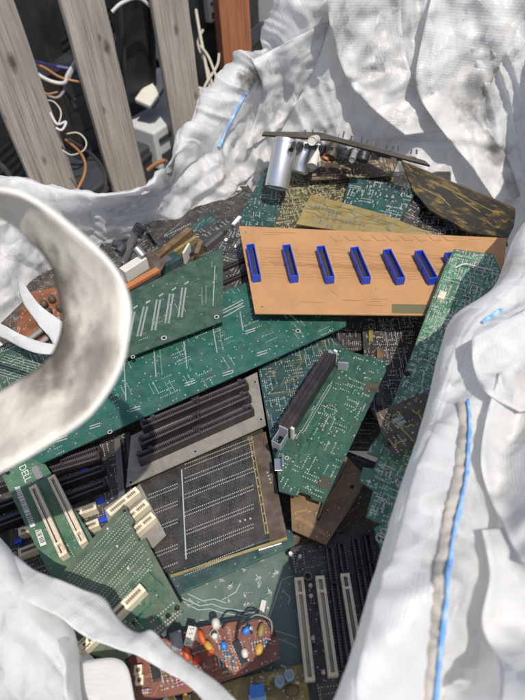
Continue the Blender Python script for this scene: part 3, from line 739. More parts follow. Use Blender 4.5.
me = bpy.data.meshes.new_from_object(to.evaluated_get(bpy.context.evaluated_depsgraph_get())); bpy.data.objects.remove(to)
me.materials.clear(); me.materials.append(M['white_print']); lt = bpy.data.objects.new('lettering', me); COL.objects.link(lt); lt.parent = b.root
a = Vector(b.L(21,465)); c = Vector(b.L(26,477)); x, y = b.L(25,473.5)
lt.matrix_local = Matrix.Translation((x,y,.0004)) @ Matrix.Rotation(math.atan2((c-a).y,(c-a).x),4,'Z')
b.hole(8,473,.0014,'darkhole'); b.field(93, .10, .0006, singles=.3, traces='trace_green', tn=20)
m_ = MB()
for k in range(30):
    for d in (-5, 5.5): x, y = b.L(41.5+d+k*1.0, 482-d*.45+k*2.2); m_.dot(x, y, .0004)
m_.build('solder_points', M['solder'], b.root)

# board with three short cream slots
b = Board('riser_board', 'grey brown board end with three short cream sockets in steps', 'circuit board',
          [(140,484),(166,535),(153,548),(112,535),(104,508)], .864, 'alu', xdir=((153,548),(166,535)))
for p, q in [((137.5,489),(108,513)),((147,501.5),(118,526)),((153.5,514.5),(125,539))]: 
    b.slot(p, q, .0085, .0115, 'cream', keys=(.4,), pitch=.0022); b.bar('socket_peg', p, (p[0]-2.5,p[1]+2.1), .004, .0125, 'cream')
b.strips([[(158,520),(164,533)],[(155,522),(161,536)]], .0006, 'tin_pad')

# pale green perforated board
b = Board('circuit_board', 'dusty pale green board with rows of tiny holes and one cream slot', 'circuit board',
          [(124,504),(133.5,520.6),(131.5,525),(139,541.5),(145,538),(184,610),(158,637),(120,662),(60,645),(48,595),(58,577)], .897, 'moss', xdir=((158,637),(184,610)))
ln = []
for k in range(17):
    if k in (5, 9, 13): continue
    a0 = (126.5+k*1.6, 511+k*3.4); ln.append((a0, (a0[0]-58, a0[1]+66)))
m_ = MB()
for (p, q) in ln:
    a = Vector(b.L(*p)); c = Vector(b.L(*q)); n = int((c-a).length/.0022)
    for i in range(n+1):
        s_ = a+(c-a)*(i/n)
        if b.inb(s_.x, s_.y, .002): m_.dot(s_.x, s_.y, .00048, .0002)
m_.build('pin_rows', M['white_print'], b.root)
b.field(95, .10, .0006, singles=.5, traces='trace_green', tn=90, tw=.0005, region=[(140,545),(182,610),(155,635),(110,620)])
b.strips([[(118+k*1.2,522+k*.9),(82+k*1.2,556+k*.9)] for k in range(0, 12, 2)], .0006, 'trace_green')
b.slot((142.8,586.5),(80,649), .0085, .012, 'cream', keys=(.3,), pitch=.0022); b.slot((88,640),(60,664), .0085, .012, 'cream', keys=(.3,), pitch=.0022)
for (x, y) in ((107.5,528.5),(117,546),(128,568)): b.cyl('pin_cap', x, y, .0011, .0015, 'white', n=8)
b.hole(177,608,.0014,'darkhole'); b.hole(168,616,.0014,'darkhole'); b.hole(124.5,511,.0009,'darkhole')
b.rows([((151,622),(173,603)),((155,630),(178,612)),((158,632),(180,614))], .0023, .0005, 'white_print')

# ------------------------------------------------ upper part of the pile
b = Board('circuit_board', 'dark olive board densely dotted with pale solder, behind the tan board', 'circuit board',
          [(286,168),(392,150),(396,214),(330,232),(272,232),(281,205)], .853, 'olive', xdir=((281,232),(392,214)))
b.field(101, .8, .0010, singles=1.3, traces='trace_olive', tn=200, tw=.0012, pitch=.0030, mat='pale_solder')
b = Board('circuit_board', 'dark blue green board left of the big silver capacitor', 'circuit board',
          [(233,232),(240,216),(266,168),(300,176),(290,232)], .846, 'teal_dark', xdir=((233,232),(290,232)))
b.field(103, .3, .0008, singles=.6, traces='trace_green', tn=50); b.bar('tan_tag', (233,224),(240,216), .006, .003, 'paper')
b.poly3('green_patch', [(278,220),(283,218),(284,228),(279,229)], .001, 'moss')
b = Board('circuit_board', 'teal green board corner in front of the scorched leaning board', 'circuit board',
          [(350,178),(386,182),(417,190),(398,224),(340,214)], .868, 'teal_dark', xdir=((340,214),(398,224)))
b.field(105, .4, .001, singles=.6, traces='trace_teal', tn=60)
b = Board('circuit_board', 'translucent yellow laminate strip resting above the tan board', 'circuit board',
          [(311,194),(380,213),(450,240),(430,244),(296,224)], .876, 'yellow', xdir=((296,224),(430,244)))
b.strips([[(312,200),(325,204),(330,212),(345,216)],[(308,206),(318,210),(326,218),(352,222)],[(306,212),(316,214),(322,222)],[(330,204),(350,210),(356,217),(380,222)],[(318,216),(328,220)],[(345,208),(372,218),(400,226)]], .0012, 'trace_olive')
b.field(107, .2, .0009, singles=.7, traces='trace_olive', tn=40, mat='tin_pad')
b = Board('circuit_board', 'black board with sparse white dots below the scorched leaning board', 'circuit board',
          [(414,196),(440,182),(505,225),(508,246),(400,236)], .850, 'black', xdir=((400,236),(508,246)))
b.field(109, .7, .0008, singles=.9)
b = Board('circuit_board', 'black board corner with white marks between the teal corner and the tan board', 'circuit board',
          [(397,224),(415,196),(424,200),(412,232)], .862, 'black', xdir=((397,224),(412,232))); b.field(110, .4, .0008, singles=.5)
# leaning scorched board
pl = (D(401,161,.965), D(516,209,.86), D(509,238,.80))
b = Board('circuit_board', 'scorched black and gold board leaning against the far bag wall', 'circuit board',
          [(401,160),(516,208),(514,226),(508,238),(470,232),(430,210),(413,190)], mat='scorched', plane=pl, xdir=((401,161),(516,209)), th=.003)
b.strips([[(402,161.5),(514,208.5)]], .002, 'brown', 'worn_edge')
b.strips([[(418,186),(440,196),(450,206)],[(430,180),(470,200),(500,215)],[(425,190),(445,200)],[(455,195),(480,212)]], .0012, 'trace_gold'); 

# edge-on board with silver cans
pl = (D(262,134,.90), D(430,163,.84), D(319,131.2,1.02))
b = Board('power_board', 'board seen edge on across the top of the pile, silver cans hanging from it', 'circuit board',
          [(262,134.5),(330,139.5),(430,165),(425,160.5),(319,132),(264,131.5)], mat='olive', plane=pl, xdir=((262,134.5),(430,165)), th=.003, part='base_board')
b.strips([[(262,134.6),(330,139.6),(430,165.2)]], .0022, 'brown', 'worn_edge')
def can(parent, p0, d0, p1, d1, r, name='capacitor', mat='can'):
    a, c = D(*p0, d0), D(*p1, d1); ax = (c-a).normalized(); L_ = (c-a).length
    m = MB(); n = 32; zs = [(0, .6), (0, .97), (.002, 1), (.006, 1), (.0065, .95), (.008, .95), (.0085, 1), (L_-.002, 1), (L_, .96), (L_, .90), (L_-.0015, .86), (L_-.0015, .02)]
    q = ax.to_track_quat('Z', 'Y').to_matrix().to_4x4(); T = Matrix.Translation(a) @ q
    vs = [Vector((r*k*math.cos(2*math.pi*i/n), r*k*math.sin(2*math.pi*i/n), z)) for z, k in zs for i in range(n)]
    m.add(vs, [(k*n+i, k*n+(i+1)%n, (k+1)*n+(i+1)%n, (k+1)*n+i) for k in range(len(zs)-1) for i in range(n)])
    o = m.build(name, M[mat], parent.root, smooth=False); o.matrix_local = parent.inv @ T
    for p in o.data.polygons: p.use_smooth = True
    es = o.modifiers.new('es', 'EDGE_SPLIT'); es.split_angle = R(35); return o
can(b, (286,140), .885, (276.5,188), .895, .0195); can(b, (306,144), .91, (298,172), .92, .0165)
can(b, (316,139.5), .87, (312,141), .845, .007, 'spool', 'white'); can(b, (317,146), .90, (312,166), .89, .008, 'capacitor', 'white')
can(b, (334,146), .90, (330,158), .895, .010, 'coil', 'olive'); can(b, (346,150), .89, (344,158), .895, .013, 'transformer', 'case_black')
can(b, (330,150), .9, (325,160), .9, .006, 'coil', 'copper'); can(b, (364,153), .87, (362,161), .87, .010, 'component', 'case_black')
can(b, (294,141), .88, (291,150), .86, .004, 'component', 'cable_black'); can(b, (355,152), .88, (352,160), .86, .005, 'component', 'tin_pad')
m_ = MB(); q_ = random.Random(2)
for k in range(16):
    x = 296+k*8+q_.uniform(-3,3); y = 134.5+max(0,(x-325))*.22+q_.uniform(-2,0)
    p = b.inv @ D(x, y+1, .90); m_.tube([p, p+Vector((q_.uniform(-.003,.003),0,q_.uniform(.004,.010)))], q_.uniform(.0006,.0016), 6)
m_.build('pin_ends', M['grey_plastic'], b.root)
m_ = MB(); 
for k in range(11):
    x = 300+k*11+q_.uniform(-3,3); y = 142+max(0,(x-325))*.2; p = b.inv @ D(x, y, .89); w_ = q_.uniform(.004,.011); m_.box(p.x-w_, p.y-.008, -q_.uniform(.008,.016), p.x+w_, p.y+.012, -.0031)
m_.build('hanging_components', M['black_plastic'], b.root)
b = Board('circuit_board', 'small brown board with a torn white label behind the silver cans', 'circuit board',
          [(300,160),(330,145),(400,158),(392,176),(310,180)], .868, 'darkbrown', xdir=((310,180),(392,176))); b.field(113, .6, .001, singles=.8, mat='pale_solder')
b.poly3('torn_label', [(318,150),(321,160),(313,166),(308,166)], .012, 'white')

# ------------------------------------------------ junk at the upper left
b = Board('circuit_board', 'black board with empty sockets between the tan board and the green slot pad board', 'circuit board',
          [(205,262),(238,222),(262,236),(275,300),(250,318),(222,322)], .850, 'black', xdir=((222,322),(262,236)))
b.field(121, .5, .0008, singles=.5)
for k in range(4): b.slot((222,268+k*14),(250,256+k*14), .007, .006, 'slot_black', keys=(), pitch=.003)
b.blob(226,240,.004,.003,.002,'white'); b.blob(236,246,.005,.0025,.002,'paper')
b = Board('circuit_board', 'dark board with tall thin parts behind the green slot pad board', 'circuit board',
          [(122,300),(140,252),(206,226),(244,214),(246,232),(210,262),(140,305)], .842, 'black', xdir=((140,305),(210,262)))
b.field(123, .5, .0008, singles=.5)
b.bar('brown_strip', (148,262),(190,228), .011, .014, 'brown'); b.bar('brown_strip', (158,262),(196,236), .006, .010, 'mustard'); b.bar('dark_strip', (160,270),(225,228), .010, .008, 'case_dark')
b.bar('green_module', (154,268),(178,254), .022, .012, 'teal_dark'); b.bar('chip', (158,264),(170,257), .012, .015, 'grey_plastic')
b.bar('white_tab', (183,253),(189,243), .0035, .022, 'white'); b.bar('brown_tab', (196,253),(201,240), .007, .020, 'brown'); b.bar('grey_strip', (205,246),(222,232), .006, .012, 'grey_plastic')
b.rows([((165,236),(190,224)),((170,242),(196,230))], .004, .001)
b = Board('circuit_board', 'orange brown board end with a pale socket, below the grey plug', 'circuit board',
          [(120,300),(122,268),(150,250),(166,262),(150,290)], .866, 'darkbrown', xdir=((120,300),(166,262)))
b.bar('orange_socket', (126,286),(158,268), .009, .016, 'copper', bevel=.001); b.bar('orange_socket', (133,298),(160,280), .009, .008, 'copper', bevel=.001)
b.bar('white_socket', (122,270),(144,256), .014, .020, 'white', bevel=.0008); b.bar('dark_bar', (129,292),(160,274), .006, .012, 'black_plastic')
# plug on ribbon
pr = empty('cable_plug', Matrix.Translation(D(130,240,.80)), 'grey plug end sticking up beside the torn bag wall', 'plug')
inv = pr.matrix_world.inverted()
def tb(name, pts, r, mat, parent=pr, n=10, radii=None):
    iv = parent.matrix_world.inverted(); m = MB(); m.tube([iv @ p for p in spline(pts, 6)], r, n, radii=None); return m.build(name, M[mat], parent, smooth=True)
tb('stem', [D(124,262,.80), D(131,243,.79), D(139,228,.78)], .0075, 'grey_plastic'); tb('cap', [D(138,232,.78), D(141,226,.775)], .0085, 'case_black')
tb('side_arm', [D(117,240,.79), D(128,236,.785), D(140,240,.79)], .006, 'grey_plastic'); tb('hinge', [D(114,243,.79), D(122,246,.785), D(118,252,.78)], .006, 'case_dark'); tb('leg', [D(119,265,.80),D(123,250,.79)], .005, 'grey_plastic')
tb('joint', [D(136,248,.79), D(144,257,.79)], .006, 'steel')

# ------------------------------------------------ seen through the strap loop
b = Board('circuit_board', 'rust orange board seen through the strap loop', 'circuit board',
          [(13,337),(28,292),(64,286),(72,345),(40,352)], .852, 'rust', xdir=((13,337),(28,292))); b.field(131, .3, .0008, singles=.4)
for k, (x, y) in enumerate(((52,299),(60,308),(48,312),(58,322),(44,304))): b.blob(x, y, .006,.005,.006, 'darkbrown', 'component', rot=k)
b.wire([(26,342,.006),(42,330,.01),(60,318,.012)], .004, 'cable_grey', 'cable'); b.wire([(34,348,.006),(50,336,.01),(64,326,.012)], .004, 'cable_grey', 'cable'); b.wire([(42,352,.006),(56,342,.01),(68,334,.012)], .004, 'cable_black', 'cable')
b = Board('circuit_board', 'green board with fine grey tracks seen through the bottom of the strap loop', 'circuit board',
          [(-30,362),(8,342),(46,353),(80,372),(40,420),(-30,420)], .862, 'riser_green', xdir=((-30,420),(80,372)))
b.strips([[(-10+k*2,372-k*2.2),(60+k*2,392-k*2.2)] for k in range(9)], .0006, 'trace_grey'); b.field(133, .3, .0007, singles=.5); b.hole(23,350,.001,'darkhole')

# ------------------------------------------------ buried boards filling the gaps
q_ = random.Random(21); mats = ['black', 'teal_dark', 'olive', 'brownblack', 'black', 'darkbrown', 'black']
cells = [(x, y) for y in (215, 265, 315, 370, 425, 480, 535, 590, 650) for x in (60, 130, 200, 270, 340, 410)]
for k, (x, y) in enumerate(cells):
    if (y < 240 and x < 200) or (y > 560 and x < 100) or (x > 400 and y > 500): continue
    a = q_.uniform(-.9, .9); w_, h_ = q_.uniform(42, 60), q_.uniform(34, 48); c_, s_ = math.cos(a), math.sin(a)
    x += q_.uniform(-12, 12); y += q_.uniform(-8, 8)
    pts = [(x+c_*dx*w_-s_*dy*h_*.8, y+s_*dx*w_+c_*dy*h_*.8) for dx, dy in ((-1,-1),(1,-1),(1,1),(-1,1))]
    zc = .79+.028*q_.random()+(.0 if k % 2 else .012)
    b = Board('circuit_board', 'dark circuit board buried in the gaps between the boards on top', 'circuit board', pts, zc, 'black' if y < 250 else mats[k % 7],
              tilt=(q_.uniform(-.08,.08), q_.uniform(-.08,.08)), group='boards buried deep in the pile')
    b.field(200+k, .45 if y > 250 else .15, .0008, singles=.6 if y > 250 else .3, mat='tin_pad')
    if k % 3 == 0: b.chip((x-14*c_, y-14*s_), (x+14*c_, y+14*s_), .012, .004, legs=False)
#@@REST
# ================================================================== THE BAG
#      R(px,py,z)            A(px,py) or None     O1 (px,py,z) / O2 or None
cols = [
 ((-90,262,.97), (-70,330), None, None),
 ((0,189,.945), (-15,330), None, None),
 ((60,194,.93), (45,285), None, None),
 ((110,197,.925), (110,252), None, None),
 ((152,184,.925), (175,236), None, None),
 ((188,142,.93), (222,225), None, None),
 ((215,106,.955), (240,205), None, None),
 ((255,63,1.0), (268,190), None, None),
 ((300,2,1.085), (310,178), None, None),
 ((345,-45,1.135), (360,172), None, None),
 ((430,-70,1.15), (430,180), None, None),
 ((520,-60,1.14), (500,190), None, None),
 ((600,-10,1.11), (560,200), None, None),
 ((640,90,1.07), (580,215), None, None),
 ((560,190,1.04), (552,232), None, None),
 ((516,232,1.02), None, (575,215,1.03), (700,200,.95)),
 ((494,285,1.015), None, (560,285,1.035), (720,290,.96)),
 ((452,318,1.01), None, (520,335,1.05), (720,360,.98)),
 ((440,352,1.01), None, (500,375,1.045), (720,420,.98)),
 ((424,415,1.015), None, (480,435,1.05), (720,480,.98)),
 ((400,485,1.02), None, (460,505,1.06), (730,560,.98)),
 ((374,575,1.03), None, (440,595,1.07), (740,680,.98)),
 ((345,672,1.04), None, (415,700,1.07), (740,820,.98)),
 ((295,740,1.03), None, (380,830,1.05), (560,1100,.95)),
 ((190,770,.99), None, (200,860,.98), (200,1000,.85)),
 ((88,720,.955), (110,700), (70,760,.94), (60,800,.8)),
 ((74,632,.950), (100,640), (58,690,.965), (45,735,.86)),
 ((48,600,.950), (75,590), (20,650,.965), (-10,700,.86)),
 ((0,540,.955), (30,545), (-30,590,.96), (-90,620,.85)),
 ((-90,470,.965), (-60,470), None, None),
 ((-150,360,.97), (-110,380), None, None),
]
ctr = Vector((-.03, .47, 0))
grid = []
for (r, a, o1, o2) in cols:
    Rr = W(*r); out = Vector((Rr.x-ctr.x, Rr.y-ctr.y, 0)).normalized()
    if a: A = W(*a, .79)
    else: A = Rr + out*.035; A.z = .79
    B = (A+Rr)/2 + out*.018
    A2 = ctr + (A-ctr)*.75; A2.z = .735; A3 = ctr + (A-ctr)*.2; A3.z = .70
    O1 = W(*o1) if o1 else Rr+out*.03+Vector((0,0,-.02))
    O2 = W(*o2) if o2 else Rr+out*.055+Vector((0,0,-.16))
    G = Vector((O2.x, O2.y, .4))+out*.02; G2 = ctr+(G-ctr)*.92; G2.z = .01
    grid.append([A3, A2, A, B, Rr, O1, O2, G, G2])
def cr(p0, p1, p2, p3, t): return .5*((2*p1)+(p2-p0)*t+(2*p0-5*p1+4*p2-p3)*t*t+(3*p1-p0-3*p2+p3)*t**3)
NU = 36; NVs = [3, 8, 34, 36, 36, 36, 10, 3]; nc = len(grid); rows_ = []
for i in range(nc):
    for u in range(NU):
        t = u/NU; col = []
        cp = [cr(grid[(i-1) % nc][k], grid[i][k], grid[(i+1) % nc][k], grid[(i+2) % nc][k], t) for k in range(9)]
        for k in range(8):
            for v in range(NVs[k]):
                col.append((cr(cp[max(k-1,0)], cp[k], cp[k+1], cp[min(k+2,8)], v/NVs[k]), k+v/NVs[k]))
        col.append((cp[8], 8.0)); rows_.append((i+t, col))
nu = len(rows_); nv = len(rows_[0][1])
crs = random.Random(17); DIRS = []
for f, a, cnt in ((5.5, .010, 4), (11, .0060, 5), (23, .0034, 6), (46, .0017, 5)):
    for _ in range(cnt):
        v = Vector((crs.gauss(0,1), crs.gauss(0,1), crs.gauss(0,1))).normalized(); DIRS.append((v*f*crs.uniform(.75,1.3), a, crs.uniform(0,9), crs.uniform(0,50)))
def tri(x): x = x % 1.0; return 1-4*abs(x-.5)
def crumple(p, u, w):
    q = p + noise.noise_vector(p*4)*.05 + noise.noise_vector(p*11)*.012
    d = 0
    for v, a, ph, s in DIRS:
        m = noise.noise(p*(v.length*.55)+Vector((s,s*.3,0)))*2.2+.35
        if m <= 0: continue
        d += a*min(m, 1)*tri(q.dot(v)+ph)
    return d
P = [[c[0] for c in r[1]] for r in rows_]; V = []; UV = []
for i in range(nu):
    u, col = rows_[i]
    for j in range(nv):
        p, k = col[j]
        du = P[(i+1) % nu][j]-P[i-1][j]; dv = P[i][min(j+1, nv-1)]-P[i][max(j-1, 0)]
        n = du.cross(dv); n = n.normalized() if n.length > 1e-9 else Vector((0,0,1))
        far = max(0, 1-abs(u-9)/6.)   # the tall far wall is gathered into long folds
        amp = 1.0 if 1.6 < k < 6.2 else .25
        if 3.4 < k < 4.6: amp *= .38
        if u < 5.2 or u > 29: amp *= .7
        if 13.6 < u < 24.6: amp *= .75 if k > 5 else .45 if k > 4.5 else .22
        if u > 24.6 and u < 29.5: amp *= .35
        if far > 0: amp *= 1-.45*min(1, far*1.5)
        d = crumple(p, u, k)*amp
        if far > 0 and 1.8 < k < 5.5:
            e = u*1.0+(k-3)*.18+noise.noise(Vector((u*.7, k*.8, 3)))*.8
            d += far*.036*(1-2.6*abs(noise.noise(Vector((e*1.5, k*.22, 5.5)))))*(1 if k > 2.4 else .4)
            d += far*.011*(1-2.4*abs(noise.noise(Vector((e*4.6, k*.5, 9.5)))))
        if 14.5 < u < 24 and 4.25 < k < 6.2:
            d += max(0, min(1, (k-4.7)/.5))*.017*(1-2.5*abs(noise.noise(Vector((u*.9+k*1.6, k*1.1, 14.5)))))
        if 15 < u < 24.4 and 4.9 < k < 6:
            sm = min(1, (u-15)/2, (24.4-u)/1.5)
            d -= sm*.042*(.75+.7*noise.noise(Vector((u*.55, 2.2, 7))))*math.exp(-((k-5.17-.03*math.sin(u*1.9))/.085)**2)
            d += sm*.02*math.exp(-((k-5.42)/.12)**2)
        V.append(p+n*d); UV.append((u*.085, k*.12))
fs = [(i*nv+j, ((i+1) % nu)*nv+j, ((i+1) % nu)*nv+j+1, i*nv+j+1) for i in range(nu) for j in range(nv-1)]
iv_ = Matrix.Translation((-ctr.x, -ctr.y, 0)); bvh = BVHTree.FromPolygons(V, fs)
def sp(px, py, rad, st):
    h = bvh.ray_cast(CAM, ray(px, py).normalized())[0]; return (h if h is not None else W(px, py, 1), rad, st)
spots = [sp(262,74,.03,.75), sp(250,82,.02,.6), sp(170,176,.024,.5), sp(480,96,.03,.5), sp(500,150,.022,.5), sp(512,186,.02,.4), sp(372,60,.028,.25), sp(514,262,.03,.35), sp(322,20,.02,.3), sp(444,560,.02,.3), sp(452,500,.016,.3)]
spots2 = [(iv_ @ a, b_*1.5, c_*.9) for a, b_, c_ in spots[3:9]]
M['bag'] = fabric('woven_white_polypropylene', (.85,.845,.83), (.45,.41,.34), .2, 95., .5, spots, crease=.7)
M['bag_plain'] = fabric('woven_white_polypropylene_strip', (.85,.845,.83), (.45,.41,.34), .18, 95., .5, spots2, facet=.4, crease=.7)
M['strap'] = fabric('dirty_strap_webbing', (.80,.73,.62), (.27,.225,.17), .5, 105., .05, [(iv_ @ D(62,305,.284), .026, .7), (iv_ @ D(60,285,.284), .018, .6), (iv_ @ D(104,372,.26), .024, .6), (iv_ @ D(58,245,.284), .016, .7), (iv_ @ D(40,378,.284), .02, .75), (iv_ @ D(66,345,.28), .02, .75)], facet=.2, d0=.45, d1=.66, dsc=24.)
M['strap_edge'] = fabric('clean_strap_edge', (.8,.77,.7), (.5,.45,.36), .3, 100., .1, facet=.1)
M['seam'] = fabric('beige_seam_cord', (.50,.46,.40), (.25,.2,.14), .6, 100., .05)
M['stripe'] = plain('blue_stitching', (.12,.34,.76), .75, 0, 1.0, (.62,.68,.76), 150.)
broot = empty('bulk_bag', Matrix.Translation((ctr.x, ctr.y, 0)), 'big white woven plastic bulk bag, crumpled, holding the scrap boards', 'bag')
iv = broot.matrix_world.inverted()
me = bpy.data.meshes.new('fabric_body'); me.from_pydata([tuple(iv @ v) for v in V], [], fs); me.materials.append(M['bag'])
uvl = me.uv_layers.new(name='UVMap'); idx = [0]*len(me.loops); me.loops.foreach_get('vertex_index', idx)
flat = [0.0]*(2*len(idx))
for k_, vi in enumerate(idx): flat[2*k_], flat[2*k_+1] = UV[vi]
uvl.data.foreach_set('uv', flat); me.polygons.foreach_set('use_smooth', [True]*len(me.polygons)); me.update()
bag = bpy.data.objects.new('fabric_body', me); COL.objects.link(bag); bag.parent = broot
# material spots are in bag-local space
for nd in M['bag'].node_tree.nodes:
    if nd.type == 'VECT_MATH' and nd.operation == 'DISTANCE': nd.inputs[1].default_value = iv @ Vector(nd.inputs[1].default_value)
def onbag(px, py, lift=.001):
    r = ray(px, py); h, n, _, _ = bvh.ray_cast(CAM, r.normalized())
    if h is None: return None, None
    if n.dot(r) > 0: n = -n
    return h+n*lift, n
def sheet(name, quads, mat, parent=broot, th=.0006, solid=True, uvs=.2):
    """grid of world points -> thin cloth mesh"""
    a, c = len(quads), len(quads[0]); m = MB(); ivp = parent.matrix_world.inverted()
    m.add([ivp @ p for r in quads for p in r], [(i*c+j, i*c+j+1, (i+1)*c+j+1, (i+1)*c+j) for i in range(a-1) for j in range(c-1)])
    o = m.build(name, mat, parent, smooth=True); ul = o.data.uv_layers.new(name='UVMap')
    for l in o.data.loops: i, j = divmod(l.vertex_index, c); ul.data[l.index].uv = (i/a*uvs*a*.02, j/c*uvs*c*.02)
    if solid: s = o.modifiers.new('s', 'SOLIDIFY'); s.thickness = th; s.offset = 0
    return o
def seamline(pts, wseam, wstripe, dash=None, seam=True, off=0.):
    q = [p[:2] for p in spline([(a, c, 0) for a, c in pts], 14)]; g = []; gs = []
    for i, (x, y) in enumerate(q):
        h, n = onbag(x, y, .0015)
        if h is None: continue
        g.append((h, n))
    # smooth the hits
    hs = [g[0][0]]
    for i in range(1, len(g)):
        hs.append(g[i][0])
    for _ in range(3): hs = [hs[0]]+[(hs[i-1]+hs[i]*2+hs[i+1])/4 for i in range(1, len(hs)-1)]+[hs[-1]]
    rows = []; rs = []; q_ = random.Random(8)
    for i in range(len(hs)):
        t = (hs[min(i+1, len(hs)-1)]-hs[max(i-1, 0)]).normalized(); side = t.cross((CAM-hs[i]).normalized()).normalized(); nn = side.cross(t)
        if seam:
            bump = .0013*(1+.2*math.sin(i*1.3)+.6*q_.random()); wv = wseam*(1+.12*q_.uniform(-1,1))
            rows.append([hs[i]+side*(wv*math.cos(a)-off)+nn*(bump*2*math.sin(a)-.001) for a in [math.pi*k/8 for k in range(9)]])
        ws_ = wstripe*(.8+.5*noise.noise(Vector((i*.11,1,2)))); jit = wstripe*.35*noise.noise(Vector((i*.09,4,2)))
        rs.append([hs[i]+side*(s*ws_/2+jit-(wseam*.75 if seam else 0)-off)+nn*(.0035 if seam else .0018) for s in (-1, -.3, .3, 1)])
    if seam: sheet('seam_cord', rows, M['seam'], solid=False, uvs=3)
    if dash:
        k = 0
        while k < len(rs)-2:
            e = min(len(rs), k+q_.choice((4, 6, 9))+1); sheet('blue_stitching', rs[k:e], M['stripe'], th=.001); k = e+(q_.choice((0, 1)))
    else: sheet('blue_stitching', rs, M['stripe'], th=.001)
seamline([(463,404),(463,440),(459,480),(450,520),(443,560),(437,600),(431,650),(425,712)], .0050, .0028, False)
seamline([(276,50),(272,60),(262,72)], .003, .004, False, False)
seamline([(247,92),(238,106),(228,126),(218,147)], .003, .0045, False, False)
seamline([(482,324),(488,320),(500,312)], .003, .004, False, False)
def overlay(le, re_, ll, lr, name='fold', n=18, amp=.5):
    a = spline([(x, y, 0) for x, y in le], 16); c = spline([(x, y, 0) for x, y in re_], 16); g = []
    for i in range(len(a)):
        row = []
        for j in range(n+1):
            t = j/n; x, y = a[i].x*(1-t)+c[i].x*t, a[i].y*(1-t)+c[i].y*t
            h, nn = onbag(x, y, 0)
            if h is None: h = row[-1] if row else D(x, y, .9)
            else: h = h+(CAM-h).normalized()*(ll*(1-t)**1.6+lr*t+.004)
            row.append(h)
        g.append(row)
    for _ in range(3):
        g2 = [r[:] for r in g]
        for i in range(1, len(g)-1):
            for j in range(1, n): g2[i][j] = (g[i-1][j]+g[i+1][j]+g[i][j-1]+g[i][j+1]+g[i][j]*2)/6
            g2[i][0] = (g[i-1][0]+g[i][0]*2+g[i+1][0])/4
        g = g2
    g = [[p+(CAM-p).normalized()*(crumple(p*1.3+Vector((3,1,2)), 0, 0)*amp) for p in r] for r in g]
    return sheet(name, g, M['bag_plain'])
overlay([(326,-20),(331,30),(348,80),(372,108),(405,135)], [(400,-20),(402,30),(410,70),(428,100),(450,130)], .035, 0)
overlay([(436,-20),(424,30),(416,84),(434,120),(470,165),(498,205)], [(540,-20),(512,40),(488,92),(486,120),(508,160),(520,196)], .03, 0)
overlay([(252,60),(262,84),(258,110),(246,150)], [(330,20),(318,60),(300,96),(282,128)], .02, 0)
#overlay([(450,320),(478,322),(505,312),(540,292)], [(462,352),(486,350),(512,344),(545,330)], .022, 0)
overlay([(500,372),(486,420),(482,470),(500,520),(520,560)], [(570,360),(560,420),(560,480),(570,540),(580,590)], .018, 0)
overlay([(472,338),(474,368),(488,394),(520,412)], [(560,290),(565,330),(570,365),(580,400)], .020, 0)
overlay([(482,530),(490,575),(482,625),(500,668),(498,720)], [(570,520),(570,570),(575,620),(580,660),(585,720)], .020, 0)
#overlay([(395,505),(408,498),(424,506),(433,520)], [(388,548),(402,545),(418,548),(428,556)], .010, 0)
# torn strip hanging across the lower left corner
top = [(-40,505,.945),(-5,540,.95),(16,555,.952),(32,568,.953),(52,577,.955),(77,587,.957),(103,597,.958),(115,614,.958),(128,628,.958),(140,633,.958),(153,631,.96),(170,648,.96),(191,664,.962),(215,680,.963),(236,700,.965),(262,730,.965)]
bot = [(-40,560,.965),(-8,575,.965),(10,592,.967),(28,602,.967),(48,612,.968),(62,619,.968),(78,632,.968),(92,640,.968),(106,645,.968),(120,650,.968),(136,655,.968),(152,664,.968),(168,673,.968),(184,682,.968),(202,699,.968),(222,730,.968)]
tp = spline([W(*p) for p in top], 7); bt = spline([W(*p) for p in bot], 7); g = []
for i in range(len(tp)):
    r = []
    for j in range(13):
        t = j/12; p = tp[i].lerp(bt[i], t); p = p+Vector((0,0,.002*math.sin(math.pi*t)+crumple(p*1.6,0,0)*.26))
        r.append(p)
    g.append(r)
sheet('torn_flap', g, M['bag_plain'])
def cloth(name, edge_a, edge_b, bulge, rows=12, amp=.004):
    a = spline([W(*p) for p in edge_a], 8); c = spline([W(*p) for p in edge_b], 8); g = []
    for i in range(len(a)):
        g.append([a[i].lerp(c[i], j/rows)+Vector((0,0,bulge*math.sin(math.pi*j/rows)))+noise.noise_vector(a[i].lerp(c[i], j/rows)*20)*amp for j in range(rows+1)])
    return sheet(name, g, M['bag_plain'])
cloth('inner_flap', [(72,664,.925),(92,660,.925),(114,659,.925),(126,668,.925),(132,690,.925),(138,730,.925)], [(60,720,.93),(72,730,.93),(84,740,.93),(96,750,.93),(108,760,.93),(120,770,.93)], .0, amp=.002)
cloth('inner_flap', [(-20,332,.91),(0,336,.91),(20,347,.91),(40,353,.91),(56,354,.905)], [(-20,318,.93),(0,323,.925),(20,334,.92),(40,341,.915),(58,345,.91)], .001, 9, .004)
cloth('inner_flap', [(18,282,.91),(24,306,.905),(37,325,.90),(49,338,.90),(54,352,.90)], [(24,283,.915),(38,303,.91),(57,317,.905),(72,330,.90),(74,348,.90)], .001, 9, .004)
